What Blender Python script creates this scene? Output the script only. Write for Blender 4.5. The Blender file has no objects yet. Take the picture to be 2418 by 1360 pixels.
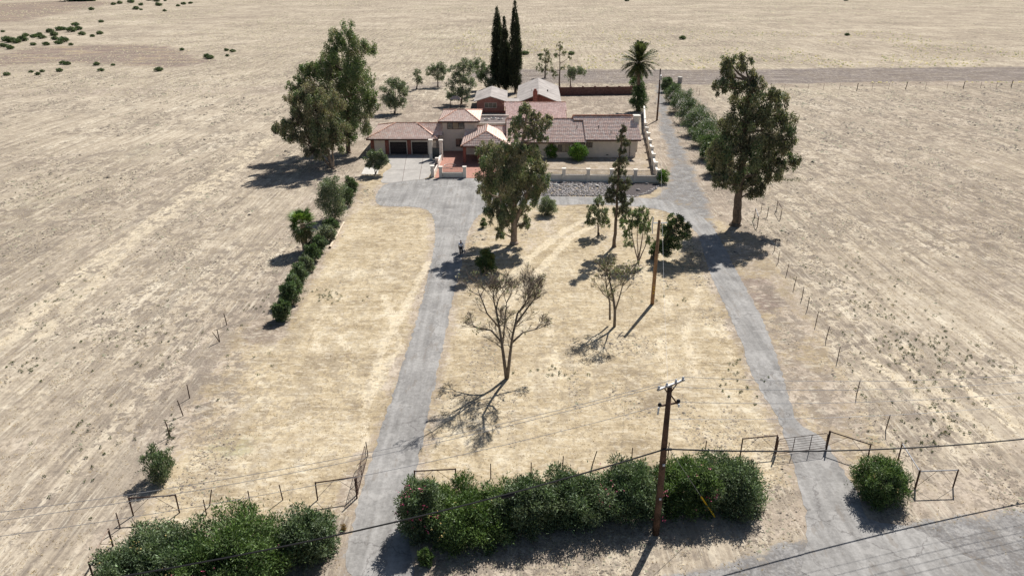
import bpy, bmesh, math, random
import numpy as np
from mathutils import Vector, Matrix

# ------------------------------------------------------------------ camera / sky / sun / exposure
R = math.radians
scene = bpy.context.scene
COL = scene.collection
F, CX, CY, YH, CAMH = 1700.0, 1209.0, 680.0, -70.0, 29.5      # survey of the photograph: focal length in its pixels, horizon row, drone height
PITCH = math.atan((CY - YH) / F)
cam_d = bpy.data.cameras.new('camera'); cam = bpy.data.objects.new('camera', cam_d); COL.objects.link(cam)
cam.location = (0, 0, CAMH); cam.rotation_euler = (math.pi / 2 - PITCH, 0, 0)
cam_d.sensor_width = 36; cam_d.lens = 36 * F / 2418; cam_d.clip_end = 6000; cam_d.clip_start = 0.5
scene.camera = cam
SUN_EL, SUN_AZ = R(47.5), R(62)                                  # azimuth from +x towards +y
world = bpy.data.worlds.new('World'); scene.world = world; world.use_nodes = True
wn = world.node_tree; wn.nodes.clear()
sky = wn.nodes.new('ShaderNodeTexSky'); sky.sky_type = 'NISHITA'; sky.sun_disc = False
sky.sun_elevation = SUN_EL; sky.sun_rotation = math.pi / 2 - SUN_AZ
bg = wn.nodes.new('ShaderNodeBackground'); bg.inputs[1].default_value = 0.05
wo = wn.nodes.new('ShaderNodeOutputWorld')
wn.links.new(sky.outputs[0], bg.inputs[0]); wn.links.new(bg.outputs[0], wo.inputs[0])
sd = bpy.data.lights.new('sun', 'SUN'); sd.energy = 5.0; sd.angle = R(0.53); sd.color = (1.0, 0.97, 0.925)
sun = bpy.data.objects.new('sun', sd); COL.objects.link(sun)
sdir = Vector((math.cos(SUN_AZ) * math.cos(SUN_EL), math.sin(SUN_AZ) * math.cos(SUN_EL), math.sin(SUN_EL)))
sun.rotation_euler = sdir.to_track_quat('Z', 'Y').to_euler(); sun.location = (60, 100, 120)
vs = scene.view_settings; vs.view_transform = 'Standard'; vs.look = 'None'; vs.gamma = 1; vs.exposure = 0.45
try: vs.use_curve_mapping = False
except Exception: pass
scene.cycles.max_bounces = 6; scene.cycles.transparent_max_bounces = 4
scene.cycles.diffuse_bounces = 3; scene.cycles.glossy_bounces = 2

# ------------------------------------------------------------------ survey helpers: photograph pixel -> metres
tc, ts = math.cos(PITCH), math.sin(PITCH)
def ray(px, py):
    u = (px - CX) / F; v = (CY - py) / F
    return u, tc + v * ts, -ts + v * tc
def G(px, py, z=0.0):                       # point on the level z
    d = ray(px, py); t = (z - CAMH) / d[2]
    return Vector((d[0] * t, d[1] * t, z))
def V(px, py, Y):                           # point on the upright plane at distance Y
    d = ray(px, py); t = Y / d[1]
    return Vector((d[0] * t, Y, CAMH + d[2] * t))
def SC(Y, z=0.0): return F / (Y * tc + (CAMH - z) * ts)      # photo pixels per metre
rng = np.random.default_rng(7)
random.seed(7)

# ------------------------------------------------------------------ materials
class NT:
    def __init__(s, name):
        s.m = bpy.data.materials.new(name); s.m.use_nodes = True
        s.t = s.m.node_tree; s.t.nodes.clear()
        s.out = s.t.nodes.new('ShaderNodeOutputMaterial')
        s.bs = s.t.nodes.new('ShaderNodeBsdfPrincipled'); s.t.links.new(s.bs.outputs[0], s.out.inputs[0])
        s.bs.inputs['Roughness'].default_value = 0.85
        try: s.bs.inputs['Specular IOR Level'].default_value = 0.25
        except Exception: pass
    def n(s, t): return s.t.nodes.new(t)
    def put(s, sock, v):
        if isinstance(v, bpy.types.NodeSocket): s.t.links.new(v, sock)
        elif isinstance(v, (tuple, list)) and len(v) == 3 and sock.type == 'RGBA': sock.default_value = (*v, 1)
        else: sock.default_value = v
    def pos(s): return s.n('ShaderNodeNewGeometry').outputs['Position']
    def obj(s): return s.n('ShaderNodeTexCoord').outputs['Object']
    def mapv(s, v, sc, rot=0.0):
        k = s.n('ShaderNodeMapping'); k.inputs['Scale'].default_value = sc; k.inputs['Rotation'].default_value = (0, 0, rot)
        s.put(k.inputs['Vector'], v); return k.outputs[0]
    def noise(s, v, scale, detail=4, rough=0.6, dist=0.0, color=False):
        k = s.n('ShaderNodeTexNoise'); s.put(k.inputs['Vector'], v)
        k.inputs['Scale'].default_value = scale; k.inputs['Detail'].default_value = detail
        k.inputs['Roughness'].default_value = rough; k.inputs['Distortion'].default_value = dist
        return k.outputs['Color' if color else 'Fac']
    def vor(s, v, scale, feature='DISTANCE_TO_EDGE', out='Distance'):
        k = s.n('ShaderNodeTexVoronoi'); k.feature = feature; s.put(k.inputs['Vector'], v); k.inputs['Scale'].default_value = scale
        return k.outputs[out]
    def math(s, op, a, b=0.5, c=None, clamp=False):
        k = s.n('ShaderNodeMath'); k.operation = op; k.use_clamp = clamp
        s.put(k.inputs[0], a); s.put(k.inputs[1], b)
        if c is not None: s.put(k.inputs[2], c)
        return k.outputs[0]
    def mr(s, v, a, b, c=0.0, d=1.0, smooth=True):
        k = s.n('ShaderNodeMapRange'); k.interpolation_type = 'SMOOTHSTEP' if smooth else 'LINEAR'
        s.put(k.inputs[0], v)
        for i, q in enumerate((a, b, c, d)): k.inputs[1 + i].default_value = q
        return k.outputs[0]
    def mix(s, f, a, b, mode='MIX'):
        k = s.n('ShaderNodeMix'); k.data_type = 'RGBA'; k.blend_type = mode; k.clamp_factor = True
        s.put(k.inputs['Factor'], f); s.put(k.inputs[6], a); s.put(k.inputs[7], b); return k.outputs[2]
    def ramp(s, v, stops):
        k = s.n('ShaderNodeValToRGB'); e = k.color_ramp.elements
        while len(e) < len(stops): e.new(0.5)
        for q, (p, c) in zip(e, stops): q.position = p; q.color = (*c, 1)
        s.put(k.inputs[0], v); return k.outputs[0]
    def attr(s, name, out='Fac'):
        k = s.n('ShaderNodeAttribute'); k.attribute_name = name; return k.outputs[out]
    def bump(s, h, dist, strength=1.0):
        k = s.n('ShaderNodeBump'); k.inputs['Strength'].default_value = strength; k.inputs['Distance'].default_value = dist
        s.put(k.inputs['Height'], h); s.t.links.new(k.outputs[0], s.bs.inputs['Normal'])
    def col(s, c): s.put(s.bs.inputs['Base Color'], c); return s.m

def srgb(r, g, b):
    f = lambda c: (c / 255 / 12.92) if c < 11 else ((c / 255 + 0.055) / 1.055) ** 2.4
    return (f(r), f(g), f(b))
MAT = {}
def plain(name, c, rough=0.8, var=0.18, scale=3.0, metal=0.0, bump=0.0, space='pos'):
    t = NT(name); v = t.pos() if space == 'pos' else t.obj()
    n1 = t.noise(v, scale, 5, 0.65); n2 = t.noise(v, scale * 7.3, 3, 0.6)
    k = t.math('ADD', t.math('MULTIPLY', n1, 0.65), t.math('MULTIPLY', n2, 0.35))
    lo = tuple(x * (1 - var * 1.6) for x in c); hi = tuple(min(1, x * (1 + var * 1.6)) for x in c)
    t.bs.inputs['Roughness'].default_value = rough; t.bs.inputs['Metallic'].default_value = metal
    if bump: t.bump(k, bump)
    MAT[name] = t.col(t.ramp(k, [(0.36, lo), (0.64, hi)])); return MAT[name]
def vcol(name, rough=0.85, transl=0.0, tint=None):
    t = NT(name); c = t.attr('Col', 'Color'); t.col(c); t.bs.inputs['Roughness'].default_value = rough
    if transl:
        tr = t.n('ShaderNodeBsdfTranslucent'); mx = t.n('ShaderNodeMixShader'); mx.inputs[0].default_value = transl
        g = t.mix(1.0, c, tint or (1.0, 1.15, 0.5), 'MULTIPLY'); t.put(tr.inputs[0], g)
        t.t.links.new(t.bs.outputs[0], mx.inputs[1]); t.t.links.new(tr.outputs[0], mx.inputs[2]); t.t.links.new(mx.outputs[0], t.out.inputs[0])
    MAT[name] = t.m; return t.m

vcol('leaf', 0.5, 0.24, (1.0, 1.1, 0.6)); vcol('grass', 0.9, 0.45, (1, 1, 0.95)); vcol('tile', 0.85); vcol('rock', 0.9); vcol('flower', 0.7, 0.2, (1, 0.9, 0.9))
plain('bark', (0.16, 0.12, 0.09), 0.95, 0.35, 2.5, bump=0.02)
plain('bark_pale', (0.30, 0.23, 0.18), 0.95, 0.35, 2.0, bump=0.02)
plain('bark_dead', (0.17, 0.14, 0.115), 0.95, 0.3, 2.5)
plain('pole_wood', (0.11, 0.065, 0.045), 0.9, 0.4, 2.0)
plain('pole_wood_new', (0.27, 0.165, 0.095), 0.9, 0.3, 2.0)
plain('stucco', (0.66, 0.58, 0.50), 0.9, 0.07, 0.8, bump=0.004)
plain('stucco_white', (0.74, 0.68, 0.60), 0.9, 0.07, 0.8, bump=0.004)
plain('brick_red', (0.24, 0.095, 0.075), 0.9, 0.25, 3.0, bump=0.01)
plain('brick_salmon', (0.30, 0.15, 0.13), 0.9, 0.16, 1.5, bump=0.01)
plain('brick_dark', (0.17, 0.095, 0.08), 0.9, 0.25, 2.0); plain('roof_deck', (0.16, 0.085, 0.06), 0.9, 0.2, 2.0)
plain('fascia', (0.075, 0.04, 0.03), 0.8, 0.2, 2.0)
plain('iron', (0.035, 0.03, 0.03), 0.6, 0.3, 4.0, 0.3)
plain('pipe_rust', (0.075, 0.045, 0.035), 0.8, 0.4, 3.0, 0.2)
plain('steel', (0.30, 0.30, 0.31), 0.5, 0.15, 3.0, 0.7)
plain('wire_black', (0.02, 0.02, 0.022), 0.6, 0.1)
plain('wire_grey', (0.30, 0.30, 0.31), 0.5, 0.1, 3.0, 0.3)
plain('yellow', (0.75, 0.48, 0.03), 0.6, 0.1)
plain('concrete', (0.36, 0.335, 0.305), 0.9, 0.12, 0.6, bump=0.005)
plain('concrete_pale', (0.52, 0.49, 0.44), 0.9, 0.10, 0.8)
plain('terracotta', (0.36, 0.18, 0.135), 0.85, 0.2, 2.5)
plain('door_dark', (0.035, 0.028, 0.03), 0.6, 0.2, 2.0)
plain('frame_white', (0.62, 0.58, 0.53), 0.7, 0.05)
plain('frame_brown', (0.09, 0.05, 0.035), 0.7, 0.1)
plain('insulator', (0.55, 0.58, 0.62), 0.3, 0.1)
plain('log_wood', (0.58, 0.48, 0.36), 0.9, 0.2, 2.0)
plain('skin', (0.32, 0.19, 0.13), 0.6, 0.05); plain('shirt', (0.75, 0.77, 0.85), 0.9, 0.05); plain('trousers', (0.025, 0.028, 0.04), 0.9, 0.1); plain('hair', (0.012, 0.01, 0.009), 0.6, 0.1)
t = NT('glass'); t.bs.inputs['Roughness'].default_value = 0.08; t.bs.inputs['Specular IOR Level'].default_value = 0.6
MAT['glass'] = t.col(t.ramp(t.noise(t.pos(), 0.9, 2), [(0.35, (0.02, 0.022, 0.025)), (0.65, (0.10, 0.10, 0.095))]))
t = NT('blind'); MAT['blind'] = t.col(t.ramp(t.noise(t.pos(), 1.2, 2), [(0.3, (0.34, 0.28, 0.2)), (0.7, (0.5, 0.42, 0.3))]))
t = NT('shingle'); v = t.pos()
k = t.math('ADD', t.math('MULTIPLY', t.noise(v, 0.5, 4), 0.6), t.math('MULTIPLY', t.noise(t.mapv(v, (2, 6, 6)), 1.0, 4, 0.7), 0.4))
MAT['shingle'] = t.col(t.ramp(k, [(0.38, (0.24, 0.212, 0.195)), (0.5, (0.33, 0.295, 0.27)), (0.62, (0.41, 0.37, 0.34))]))

# ------------------------------------------------------------------ object helpers
def link(o, parent=None):
    COL.objects.link(o)
    if parent is not None: o.parent = parent
    return o
def tag(o, label=None, cat=None, group=None, kind=None):
    if label: o['label'] = label
    if cat: o['category'] = cat
    if group: o['group'] = group
    if kind: o['kind'] = kind
    return o
def thing(name, label, cat, loc=(0, 0, 0), rz=0.0, group=None):
    o = bpy.data.objects.new(name, None); o.empty_display_size = 0.3; o.location = loc; o.rotation_euler = (0, 0, rz)
    return tag(link(o), label, cat, group)
def mesh_obj(name, verts, faces, mat, parent=None, cols=None, smooth=False, local=True):
    """verts in world metres; if parent is an Empty at loc, they are shifted to it."""
    me = bpy.data.meshes.new(name)
    verts = np.asarray(verts, dtype=np.float32).reshape(-1, 3)
    if isinstance(faces, np.ndarray):
        nf, k = faces.shape
        me.vertices.add(len(verts)); me.vertices.foreach_set('co', verts.ravel())
        me.loops.add(nf * k); me.loops.foreach_set('vertex_index', faces.astype(np.int32).ravel())
        me.polygons.add(nf); me.polygons.foreach_set('loop_start', np.arange(0, nf * k, k, dtype=np.int32))
        me.update(calc_edges=True)
    else:
        me.from_pydata([tuple(map(float, q)) for q in verts], [], faces); me.update()
    if cols is not None:
        a = me.color_attributes.new('Col', 'FLOAT_COLOR', 'POINT')
        c4 = np.ones((len(verts), 4), dtype=np.float32); c4[:, :3] = cols; a.data.foreach_set('color', c4.ravel())
    if smooth: me.polygons.foreach_set('use_smooth', np.ones(len(me.polygons), dtype=bool))
    me.materials.append(MAT[mat] if isinstance(mat, str) else mat)
    return link(bpy.data.objects.new(name, me), parent)
class MB:
    def __init__(s): s.v = []; s.f = []; s.c = []
    def add(s, vs, fs):
        b = len(s.v); s.v += [tuple(q) for q in vs]; s.f += [tuple(i + b for i in f) for f in fs]
    def box(s, x0, x1, y0, y1, z0, z1):
        s.add([(x0,y0,z0),(x1,y0,z0),(x1,y1,z0),(x0,y1,z0),(x0,y0,z1),(x1,y0,z1),(x1,y1,z1),(x0,y1,z1)],
              [(0,3,2,1),(4,5,6,7),(0,1,5,4),(1,2,6,5),(2,3,7,6),(3,0,4,7)]); return s
    def tube(s, pts, rad, n=6, cap=True):
        pts = [Vector(p) for p in pts]; rad = rad if hasattr(rad, '__len__') else [rad] * len(pts)
        b = len(s.v); up = None
        for i, p in enumerate(pts):
            d = (pts[min(i+1, len(pts)-1)] - pts[max(i-1, 0)])
            d = d.normalized() if d.length > 1e-9 else Vector((0, 0, 1))
            if up is None: up = d.orthogonal().normalized()
            up = (up - d * up.dot(d)); up = up.normalized() if up.length > 1e-6 else d.orthogonal().normalized()
            w = d.cross(up)
            for k in range(n):
                a = 2 * math.pi * k / n
                s.v.append(tuple(p + (up * math.cos(a) + w * math.sin(a)) * rad[i]))
        for i in range(len(pts) - 1):
            for k in range(n):
                s.f.append((b+i*n+k, b+i*n+(k+1)%n, b+(i+1)*n+(k+1)%n, b+(i+1)*n+k))
        if cap:
            s.f.append(tuple(b+k for k in reversed(range(n)))); e = b+(len(pts)-1)*n; s.f.append(tuple(e+k for k in range(n)))
        return s
    def bar(s, a, b, w, h=None):
        a, b = Vector(a), Vector(b); h = h or w; d = (b - a).normalized()
        u = d.cross(Vector((0, 0, 1))); u = u.normalized() if u.length > 1e-4 else Vector((1, 0, 0)); q = u.cross(d)
        vs = [p + u * (sx * w / 2) + q * (sz * h / 2) for p in (a, b) for sx, sz in ((-1,-1),(1,-1),(1,1),(-1,1))]
        s.add(vs, [(0,1,2,3),(7,6,5,4),(0,4,5,1),(1,5,6,2),(2,6,7,3),(3,7,4,0)]); return s
    def build(s, name, mat, parent=None, smooth=False):
        o = mesh_obj(name, s.v, s.f, mat, None, smooth=smooth)
        if parent is not None:
            o.parent = parent
        return o
def rel(o, parent):        # world-space mesh under a placed Empty
    o.parent = parent; o.matrix_parent_inverse = Matrix.LocRotScale(parent.location, parent.rotation_euler, None).inverted(); return o
def copy_tree(o, parent=None):
    c = o.copy(); COL.objects.link(c); c.parent = parent
    for ch in list(o.children): copy_tree(ch, c)
    return c

# ------------------------------------------------------------------ ground
def P(lst): return [G(*p).to_2d() for p in lst]
DRIVE_PX = [(800,1380),(835,1230),(862,1130),(885,1060),(925,940),(965,820),(1000,700),(1020,612),(1029,560),(1024,512),(1010,496),(980,488),
            (930,488),(900,487),(886,479),(889,458),(905,434),(958,428),(1009,423),(1060,422),(1122,419),(1160,440),(1200,462),(1270,463),(1440,466),(1490,466),(1558,471),(1616,490),
            (1658,510),(1690,545),(1720,600),(1746,655),(1775,705),(1805,763),(1828,822),(1846,880),(1866,955),(1886,1005),(1950,1034),(1968,1076),(1994,1115),
            (2022,1155),(2042,1216),(2071,1236),(2128,1236),(2188,1258),(2249,1297),(2330,1337),(2400,1380),
            (1885,1380),(1905,1300),(1906,1240),(1899,1184),(1881,1135),(1868,1078),(1852,1022),(1838,990),(1812,949),(1776,884),(1760,840),(1749,805),(1722,743),
            (1690,681),(1669,628),(1660,587),(1646,549),(1616,522),(1578,500),(1537,491),(1488,487),(1392,482),(1315,485),(1262,483),(1200,486),(1145,499),(1124,514),(1106,543),
            (1097,585),(1085,645),(1070,700),(1050,800),(1028,900),(1006,1010),(984,1100),(972,1160),(962,1240),(968,1300),(990,1380)]
DRIVE = P(DRIVE_PX)
def ragged(poly, step=0.45, amp=0.10, seed=1):
    r = random.Random(seed); out = []
    for i, a in enumerate(poly):
        b = poly[(i+1) % len(poly)]; d = b - a; n = max(1, int(d.length / step)); nn = Vector((-d.y, d.x)).normalized()
        for k in range(n):
            p = a + d * (k / n); out.append(p + nn * r.uniform(-amp, amp))
    return out
def smooth_poly(poly, it=2):
    for _ in range(it):
        out = []
        for i, a in enumerate(poly):
            b = poly[(i+1) % len(poly)]; out += [a*0.75 + b*0.25, a*0.25 + b*0.75]
        poly = out
    return poly
def pip(X, Y, poly):
    ins = np.zeros(X.shape, bool); n = len(poly)
    for i in range(n):
        x1, y1 = poly[i]; x2, y2 = poly[(i+1) % n]
        c = ((y1 > Y) != (y2 > Y)); den = (y2 - y1) if abs(y2 - y1) > 1e-9 else 1e-9
        ins ^= c & (X < (x2 - x1) * (Y - y1) / den + x1)
    return ins
def segd(X, Y, pts, closed=False):
    D = np.full(X.shape, 1e9); n = len(pts)
    for i in range(n if closed else n - 1):
        x1, y1 = pts[i]; x2, y2 = pts[(i+1) % n]; dx, dy = x2-x1, y2-y1; L = dx*dx+dy*dy + 1e-12
        t_ = np.clip(((X-x1)*dx + (Y-y1)*dy) / L, 0, 1)
        D = np.minimum(D, np.hypot(X-(x1+t_*dx), Y-(y1+t_*dy)))
    return D
def sdf(X, Y, poly):
    d = segd(X, Y, poly, True); return np.where(pip(X, Y, poly), d, -d)
def sst(a, b, x):
    q = np.clip((x-a)/(b-a), 0, 1); return q*q*(3-2*q)
def geo(a, b, s0, gr):
    out = [a]; s_ = s0
    while out[-1] < b: out.append(out[-1] + s_); s_ *= gr
    return out
xs_r = list(np.arange(0, 42, 0.32)) + geo(42, 2500, 0.35, 1.028)
xs = np.array([-q for q in xs_r[:0:-1]] + xs_r)
ysl = list(np.arange(14, 60, 0.30)) + list(np.arange(60, 130, 0.42)) + geo(130, 3500, 0.45, 1.017)
ys = np.array([-200, -60, -10] + ysl)
GX, GY = np.meshgrid(xs, ys); gx, gy = GX.ravel(), GY.ravel()
nx, ny = len(xs), len(ys)
YARD = P([(240,1290),(310,1235),(400,1060),(450,930),(520,800),(560,760),(640,745),(700,650),(750,560),(800,480),(840,430),(870,410),(925,380),(1000,365),(1530,365),(1560,430),
          (1700,520),(1790,560),(1850,640),(1910,735),(1960,820),(2030,940),(2110,1060),(2160,1150),(1900,1150),(1700,1160),(1300,1200),(950,1230),(760,1230)])
inyard = sst(-1.2, 1.2, sdf(gx, gy, YARD))
ddrive = -sdf(gx, gy, smooth_poly(DRIVE, 1))
A = {}
A['yard'] = inyard
# bare soil: drive verges, fence lines, the side yard, hedge row, house surrounds, road verge
dirt = 0.75 * sst(1.5, 0.1, ddrive)
def blob(poly_px, soft, w): return w * sst(-soft, soft, sdf(gx, gy, P(poly_px)))
def strip(pts_px, wid, soft, w): return w * sst(wid + soft, wid, segd(gx, gy, P(pts_px)))
for d in (blob([(1700,520),(1800,540),(1850,640),(1920,735),(1970,830),(2040,960),(2100,1060),(1960,1070),(1870,940),(1830,820),(1780,700),(1740,640)], 1.2, 0.75),
          blob([(890,232),(1120,240),(1180,290),(1040,290),(1040,350),(870,370),(840,420),(800,500),(760,480),(700,420),(760,330)], 3, 0.9),
          blob([(1310,225),(1500,222),(1520,270),(1560,430),(1500,440),(1280,430),(1200,370),(1300,290)], 1.5, 0.8),
          blob([(1540,180),(1660,200),(1720,330),(1780,430),(1800,560),(1680,520),(1560,470),(1520,300)], 2.5, 0.9),
          blob([(880,1380),(940,1190),(1300,1230),(1800,1180),(1900,1120),(1920,1260),(1500,1300),(1000,1390)], 0.7, 0.7),
          blob([(2030,1080),(2180,1110),(2420,1040),(2500,1210),(2100,1240),(2000,1160)], 0.8, 0.55),
          strip([(625,790),(680,690),(760,560),(830,440)], 1.3, 1.6, 0.95), strip([(720,545),(800,460)], 3.0, 3, 0.7),
          strip([(820,1380),(850,1180),(880,1090)], 1.3, 0.7, 0.8), strip([(250,1300),(420,1010),(540,760),(640,690)], 0.9, 1.3, 0.55),
          strip([(0,222),(400,215),(700,214),(900,224)], 4, 8, 0.6), strip([(1318,215),(1600,205),(2500,192)], 4.5, 1.5, 0.95),
          blob([(250,1300),(640,1200),(940,1150),(760,1240),(240,1380)], 0.6, 0.5),
          strip([(1140,600),(1290,520),(1450,560)], 3.0, 4.0, 0.35)):
    dirt = np.maximum(dirt, d)
A['dirt'] = np.clip(dirt, 0, 1)
dark = np.maximum(strip([(1230,179),(1700,182),(2000,177),(2600,172)], 13, 6, 0.95), 0)
dark = np.maximum(dark, strip([(1000,205),(1230,190)], 4, 6, 0.5))
A['dark'] = dark
A['red'] = np.maximum.reduce([blob([(-40,135),(100,112),(230,108),(350,108),(400,112),(430,130),(500,146),(400,160),(300,152),(150,146),(-40,160)], 9, 0.9),
                              blob([(1745,655),(1800,655),(1850,720),(1800,750)], 1.5, 0.8), blob([(-60,60),(60,48),(280,6),(170,2),(-60,12)], 12, 0.8)])
gravel = blob([(1400,1430),(1500,1385),(1640,1346),(1790,1304),(1905,1262),(2100,1238),(2250,1226),(2600,1192),(2700,1500),(1100,1600)], 0.8, 0.95)
for d in (blob([(1548,195),(1552,250),(1556,300),(1572,345),(1582,390),(1578,425),(1556,455),(1530,470),(1690,545),(1672,480),(1652,435),(1636,395),(1616,350),(1598,315),(1582,272),(1572,235),(1566,195)], 1.2, 0.85),
          blob([(770,1380),(800,1290),(850,1180),(960,1180),(985,1380)], 0.5, 0.55), blob([(1800,880),(1850,960),(1900,1010),(1960,1040),(1900,1030),(1830,980)], 0.6, 0.7)):
    gravel = np.maximum(gravel, d)
A['gravel'] = gravel
tr = np.zeros_like(gx)
for pts, w, k in (([(1010,620),(960,720),(890,850),(865,960)], .32, .8), ([(905,700),(935,770),(945,830)], .3, .7), ([(925,840),(865,930),(862,1060)], .3, .55), ([(1170,690),(1250,610),(1330,545),(1420,500)], .5, 1), ([(1195,725),(1270,640),(1350,560),(1430,515)], .5, 1),
                  ([(1250,650),(1330,668),(1420,690)], .22, .5), ([(1300,780),(1310,840),(1320,890)], .3, .5), ([(860,590),(900,640),(940,680)], .3, .4), ([(770,720),(740,780),(750,830),(830,860)], .35, .4),
                  ([(800,750),(790,790),(830,830)], .35, .35), ([(1470,880),(1560,950)], .3, .6), ([(1650,680),(1620,780),(1640,900)], .4, .5), ([(1580,700),(1560,820),(1580,940)], .4, .4), ([(1700,760),(1740,880)], .4, .4),
                  ([(560,690),(470,850),(400,960)], .3, .6), ([(2051,847),(2150,915),(2300,1050)], .5, .8), ([(2100,840),(2200,910),(2350,1040)], .5, .7), ([(2150,820),(2300,930),(2420,1020)], .5, .7), ([(2000,860),(2100,960),(2180,1060)], .4, .6),
                  ([(100,790),(330,560),(560,400),(640,330)], 1.0, .6), ([(0,820),(200,640),(420,480),(620,330)], 1.3, .7), ([(60,760),(240,610),(480,420)], .8, .6)):
    tr = np.maximum(tr, k * sst(w + 0.3, w * 0.3, segd(gx, gy, P(pts))))
A['soil'] = np.maximum.reduce([blob([(1880,225),(2440,215),(2460,520),(2380,640),(2200,560),(2050,520),(1900,420)], 14, .75), blob([(2180,640),(2420,600),(2440,720),(2300,720)], 5, .7), blob([(-40,380),(300,330),(560,420),(420,600),(150,700),(-40,660)], 12, .4),
                               strip([(440,1000),(500,830),(560,740),(640,660)], 2.2, 2.5, .8), blob([(-60,1020),(160,1000),(240,1260),(-60,1330)], 3, .45), blob([(1180,95),(1700,60),(2300,90),(2000,150),(1400,150)], 40, .3), strip([(1760,680),(1850,860),(1960,1020)], 2.5, 2, .6), blob([(1330,228),(1490,228),(1500,265),(1340,270)], 2, .9)])
A['track'] = tr
A['green'] = np.maximum.reduce([blob([(480,1060),(540,1020),(620,1030),(580,1070),(520,1085)], .8, .8), blob([(-40,500),(150,400),(330,330),(420,340),(200,480),(0,600)], 9, .45),
                                strip([(1190,90),(1400,140),(1600,170)], 40, 40, .35), blob([(1780,720),(1860,760),(1900,860),(1850,840)], 2, .4)])
gv = np.stack([gx, gy, np.zeros_like(gx)], 1)
ii = (np.arange(ny - 1)[:, None] * nx + np.arange(nx - 1)[None]).ravel()
gf = np.stack([ii, ii + 1, ii + nx + 1, ii + nx], 1)

t = NT('ground'); p = t.pos()
big = t.noise(p, 0.018, 5, 0.62); mid = t.noise(p, 0.16, 6, 0.66); cl = t.noise(p, 0.75, 7, 0.72); fine = t.noise(p, 4.5, 6, 0.75)
st = t.noise(t.mapv(p, (0.9, 0.035, 1), R(-2)), 1.0, 6, 0.68); row = t.noise(t.mapv(p, (3.2, 0.05, 1), R(-2)), 1.0, 5, 0.7)
ell = t.noise(t.mapv(p, (0.9, 1.7, 1), 0.3), 1.0, 5, 0.68, 0.4)
k = t.math('ADD', t.math('MULTIPLY', big, 0.16), t.math('MULTIPLY', mid, 0.12))
k = t.math('ADD', k, t.math('MULTIPLY', cl, 0.16)); k = t.math('ADD', k, t.math('MULTIPLY', st, 0.30)); k = t.math('ADD', k, t.math('MULTIPLY', row, 0.16)); k = t.math('ADD', k, t.math('MULTIPLY', fine, 0.10))
k = t.math('MULTIPLY_ADD', k, 7.0, -3.0)
field = t.ramp(k, [(0.05, (0.215, 0.18, 0.145)), (0.28, (0.315, 0.262, 0.20)), (0.50, (0.41, 0.345, 0.262)), (0.72, (0.495, 0.425, 0.325)), (0.95, (0.60, 0.53, 0.415))])
yn = t.math('ADD', t.math('MULTIPLY', mid, 0.3), t.math('MULTIPLY', cl, 0.32))
mow = t.noise(t.mapv(p, (0.12, 1.6, 1), R(6)), 1.0, 5, 0.7, 0.9); yn = t.math('ADD', yn, t.math('MULTIPLY', mow, 0.16)); yn = t.math('ADD', yn, t.math('MULTIPLY', fine, 0.26))
yn = t.math('MULTIPLY_ADD', yn, 6.0, -2.62)
yard = t.ramp(yn, [(0.05, (0.275, 0.215, 0.14)), (0.28, (0.37, 0.295, 0.19)), (0.50, (0.445, 0.36, 0.238)), (0.72, (0.51, 0.425, 0.292)), (0.95, (0.61, 0.53, 0.39))])
def edge(name, amp=0.7, lo=0.35, hi=0.65):
    m = t.attr(name); m = t.math('ADD', m, t.math('MULTIPLY', t.math('MULTIPLY', t.math('SUBTRACT', mid, 0.5), 2.5), t.mr(t.math('ABSOLUTE', t.math('SUBTRACT', m, 0.5)), 0.2, 0.5, 1.0, 0.0))); return t.mr(t.math('ADD', m, t.math('MULTIPLY', t.math('SUBTRACT', t.math('ADD', t.math('MULTIPLY', cl, 0.6), t.math('MULTIPLY', fine, 0.4)), 0.5), amp * 3.5)), lo, hi)
c = t.mix(edge('yard'), field, yard)
dn = t.math('ADD', t.math('MULTIPLY', cl, 0.5), t.math('MULTIPLY', fine, 0.5))
dn2 = t.math('ADD', t.math('MULTIPLY', dn, 0.6), t.math('MULTIPLY', mid, 0.4)); dirtc = t.ramp(dn2, [(0.43, (0.20, 0.16, 0.128)), (0.5, (0.32, 0.26, 0.205)), (0.57, (0.48, 0.405, 0.325))])
c = t.mix(t.math('MULTIPLY', edge('dirt', 1.3, 0.25, 0.9), 0.9), c, dirtc)
c = t.mix(t.math('MULTIPLY', edge('track', 0.9, 0.12, 0.6), 0.58), c, t.ramp(fine, [(0.3, (0.56, 0.46, 0.31)), (0.7, (0.76, 0.67, 0.51))]))
c = t.mix(t.math('MULTIPLY', edge('red', 0.8, 0.15, 0.6), 0.85), c, t.ramp(t.noise(t.mapv(p, (0.05, 0.2, 1)), 1.0, 5, 0.7), [(0.42, (0.16, 0.115, 0.105)), (0.52, (0.235, 0.175, 0.15)), (0.6, (0.33, 0.255, 0.16))]))
c = t.mix(t.math('MULTIPLY', edge('green', 1.4, 0.35, 1.0), 0.45), c, (0.22, 0.23, 0.12))
c = t.mix(edge('gravel', 1.0, 0.3, 0.8), c, t.ramp(dn, [(0.42, (0.14, 0.134, 0.13)), (0.5, (0.215, 0.206, 0.198)), (0.58, (0.32, 0.307, 0.292))]))
c = t.mix(edge('dark', 0.7, 0.3, 0.75), c, t.ramp(t.math('ADD', t.math('MULTIPLY', t.noise(t.mapv(p, (0.08, 0.7, 1), R(4)), 1.0, 5, 0.7), 0.6), t.math('MULTIPLY', cl, 0.4)), [(0.42, (0.125, 0.105, 0.097)), (0.5, (0.20, 0.172, 0.157)), (0.58, (0.33, 0.285, 0.25))]))
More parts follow.
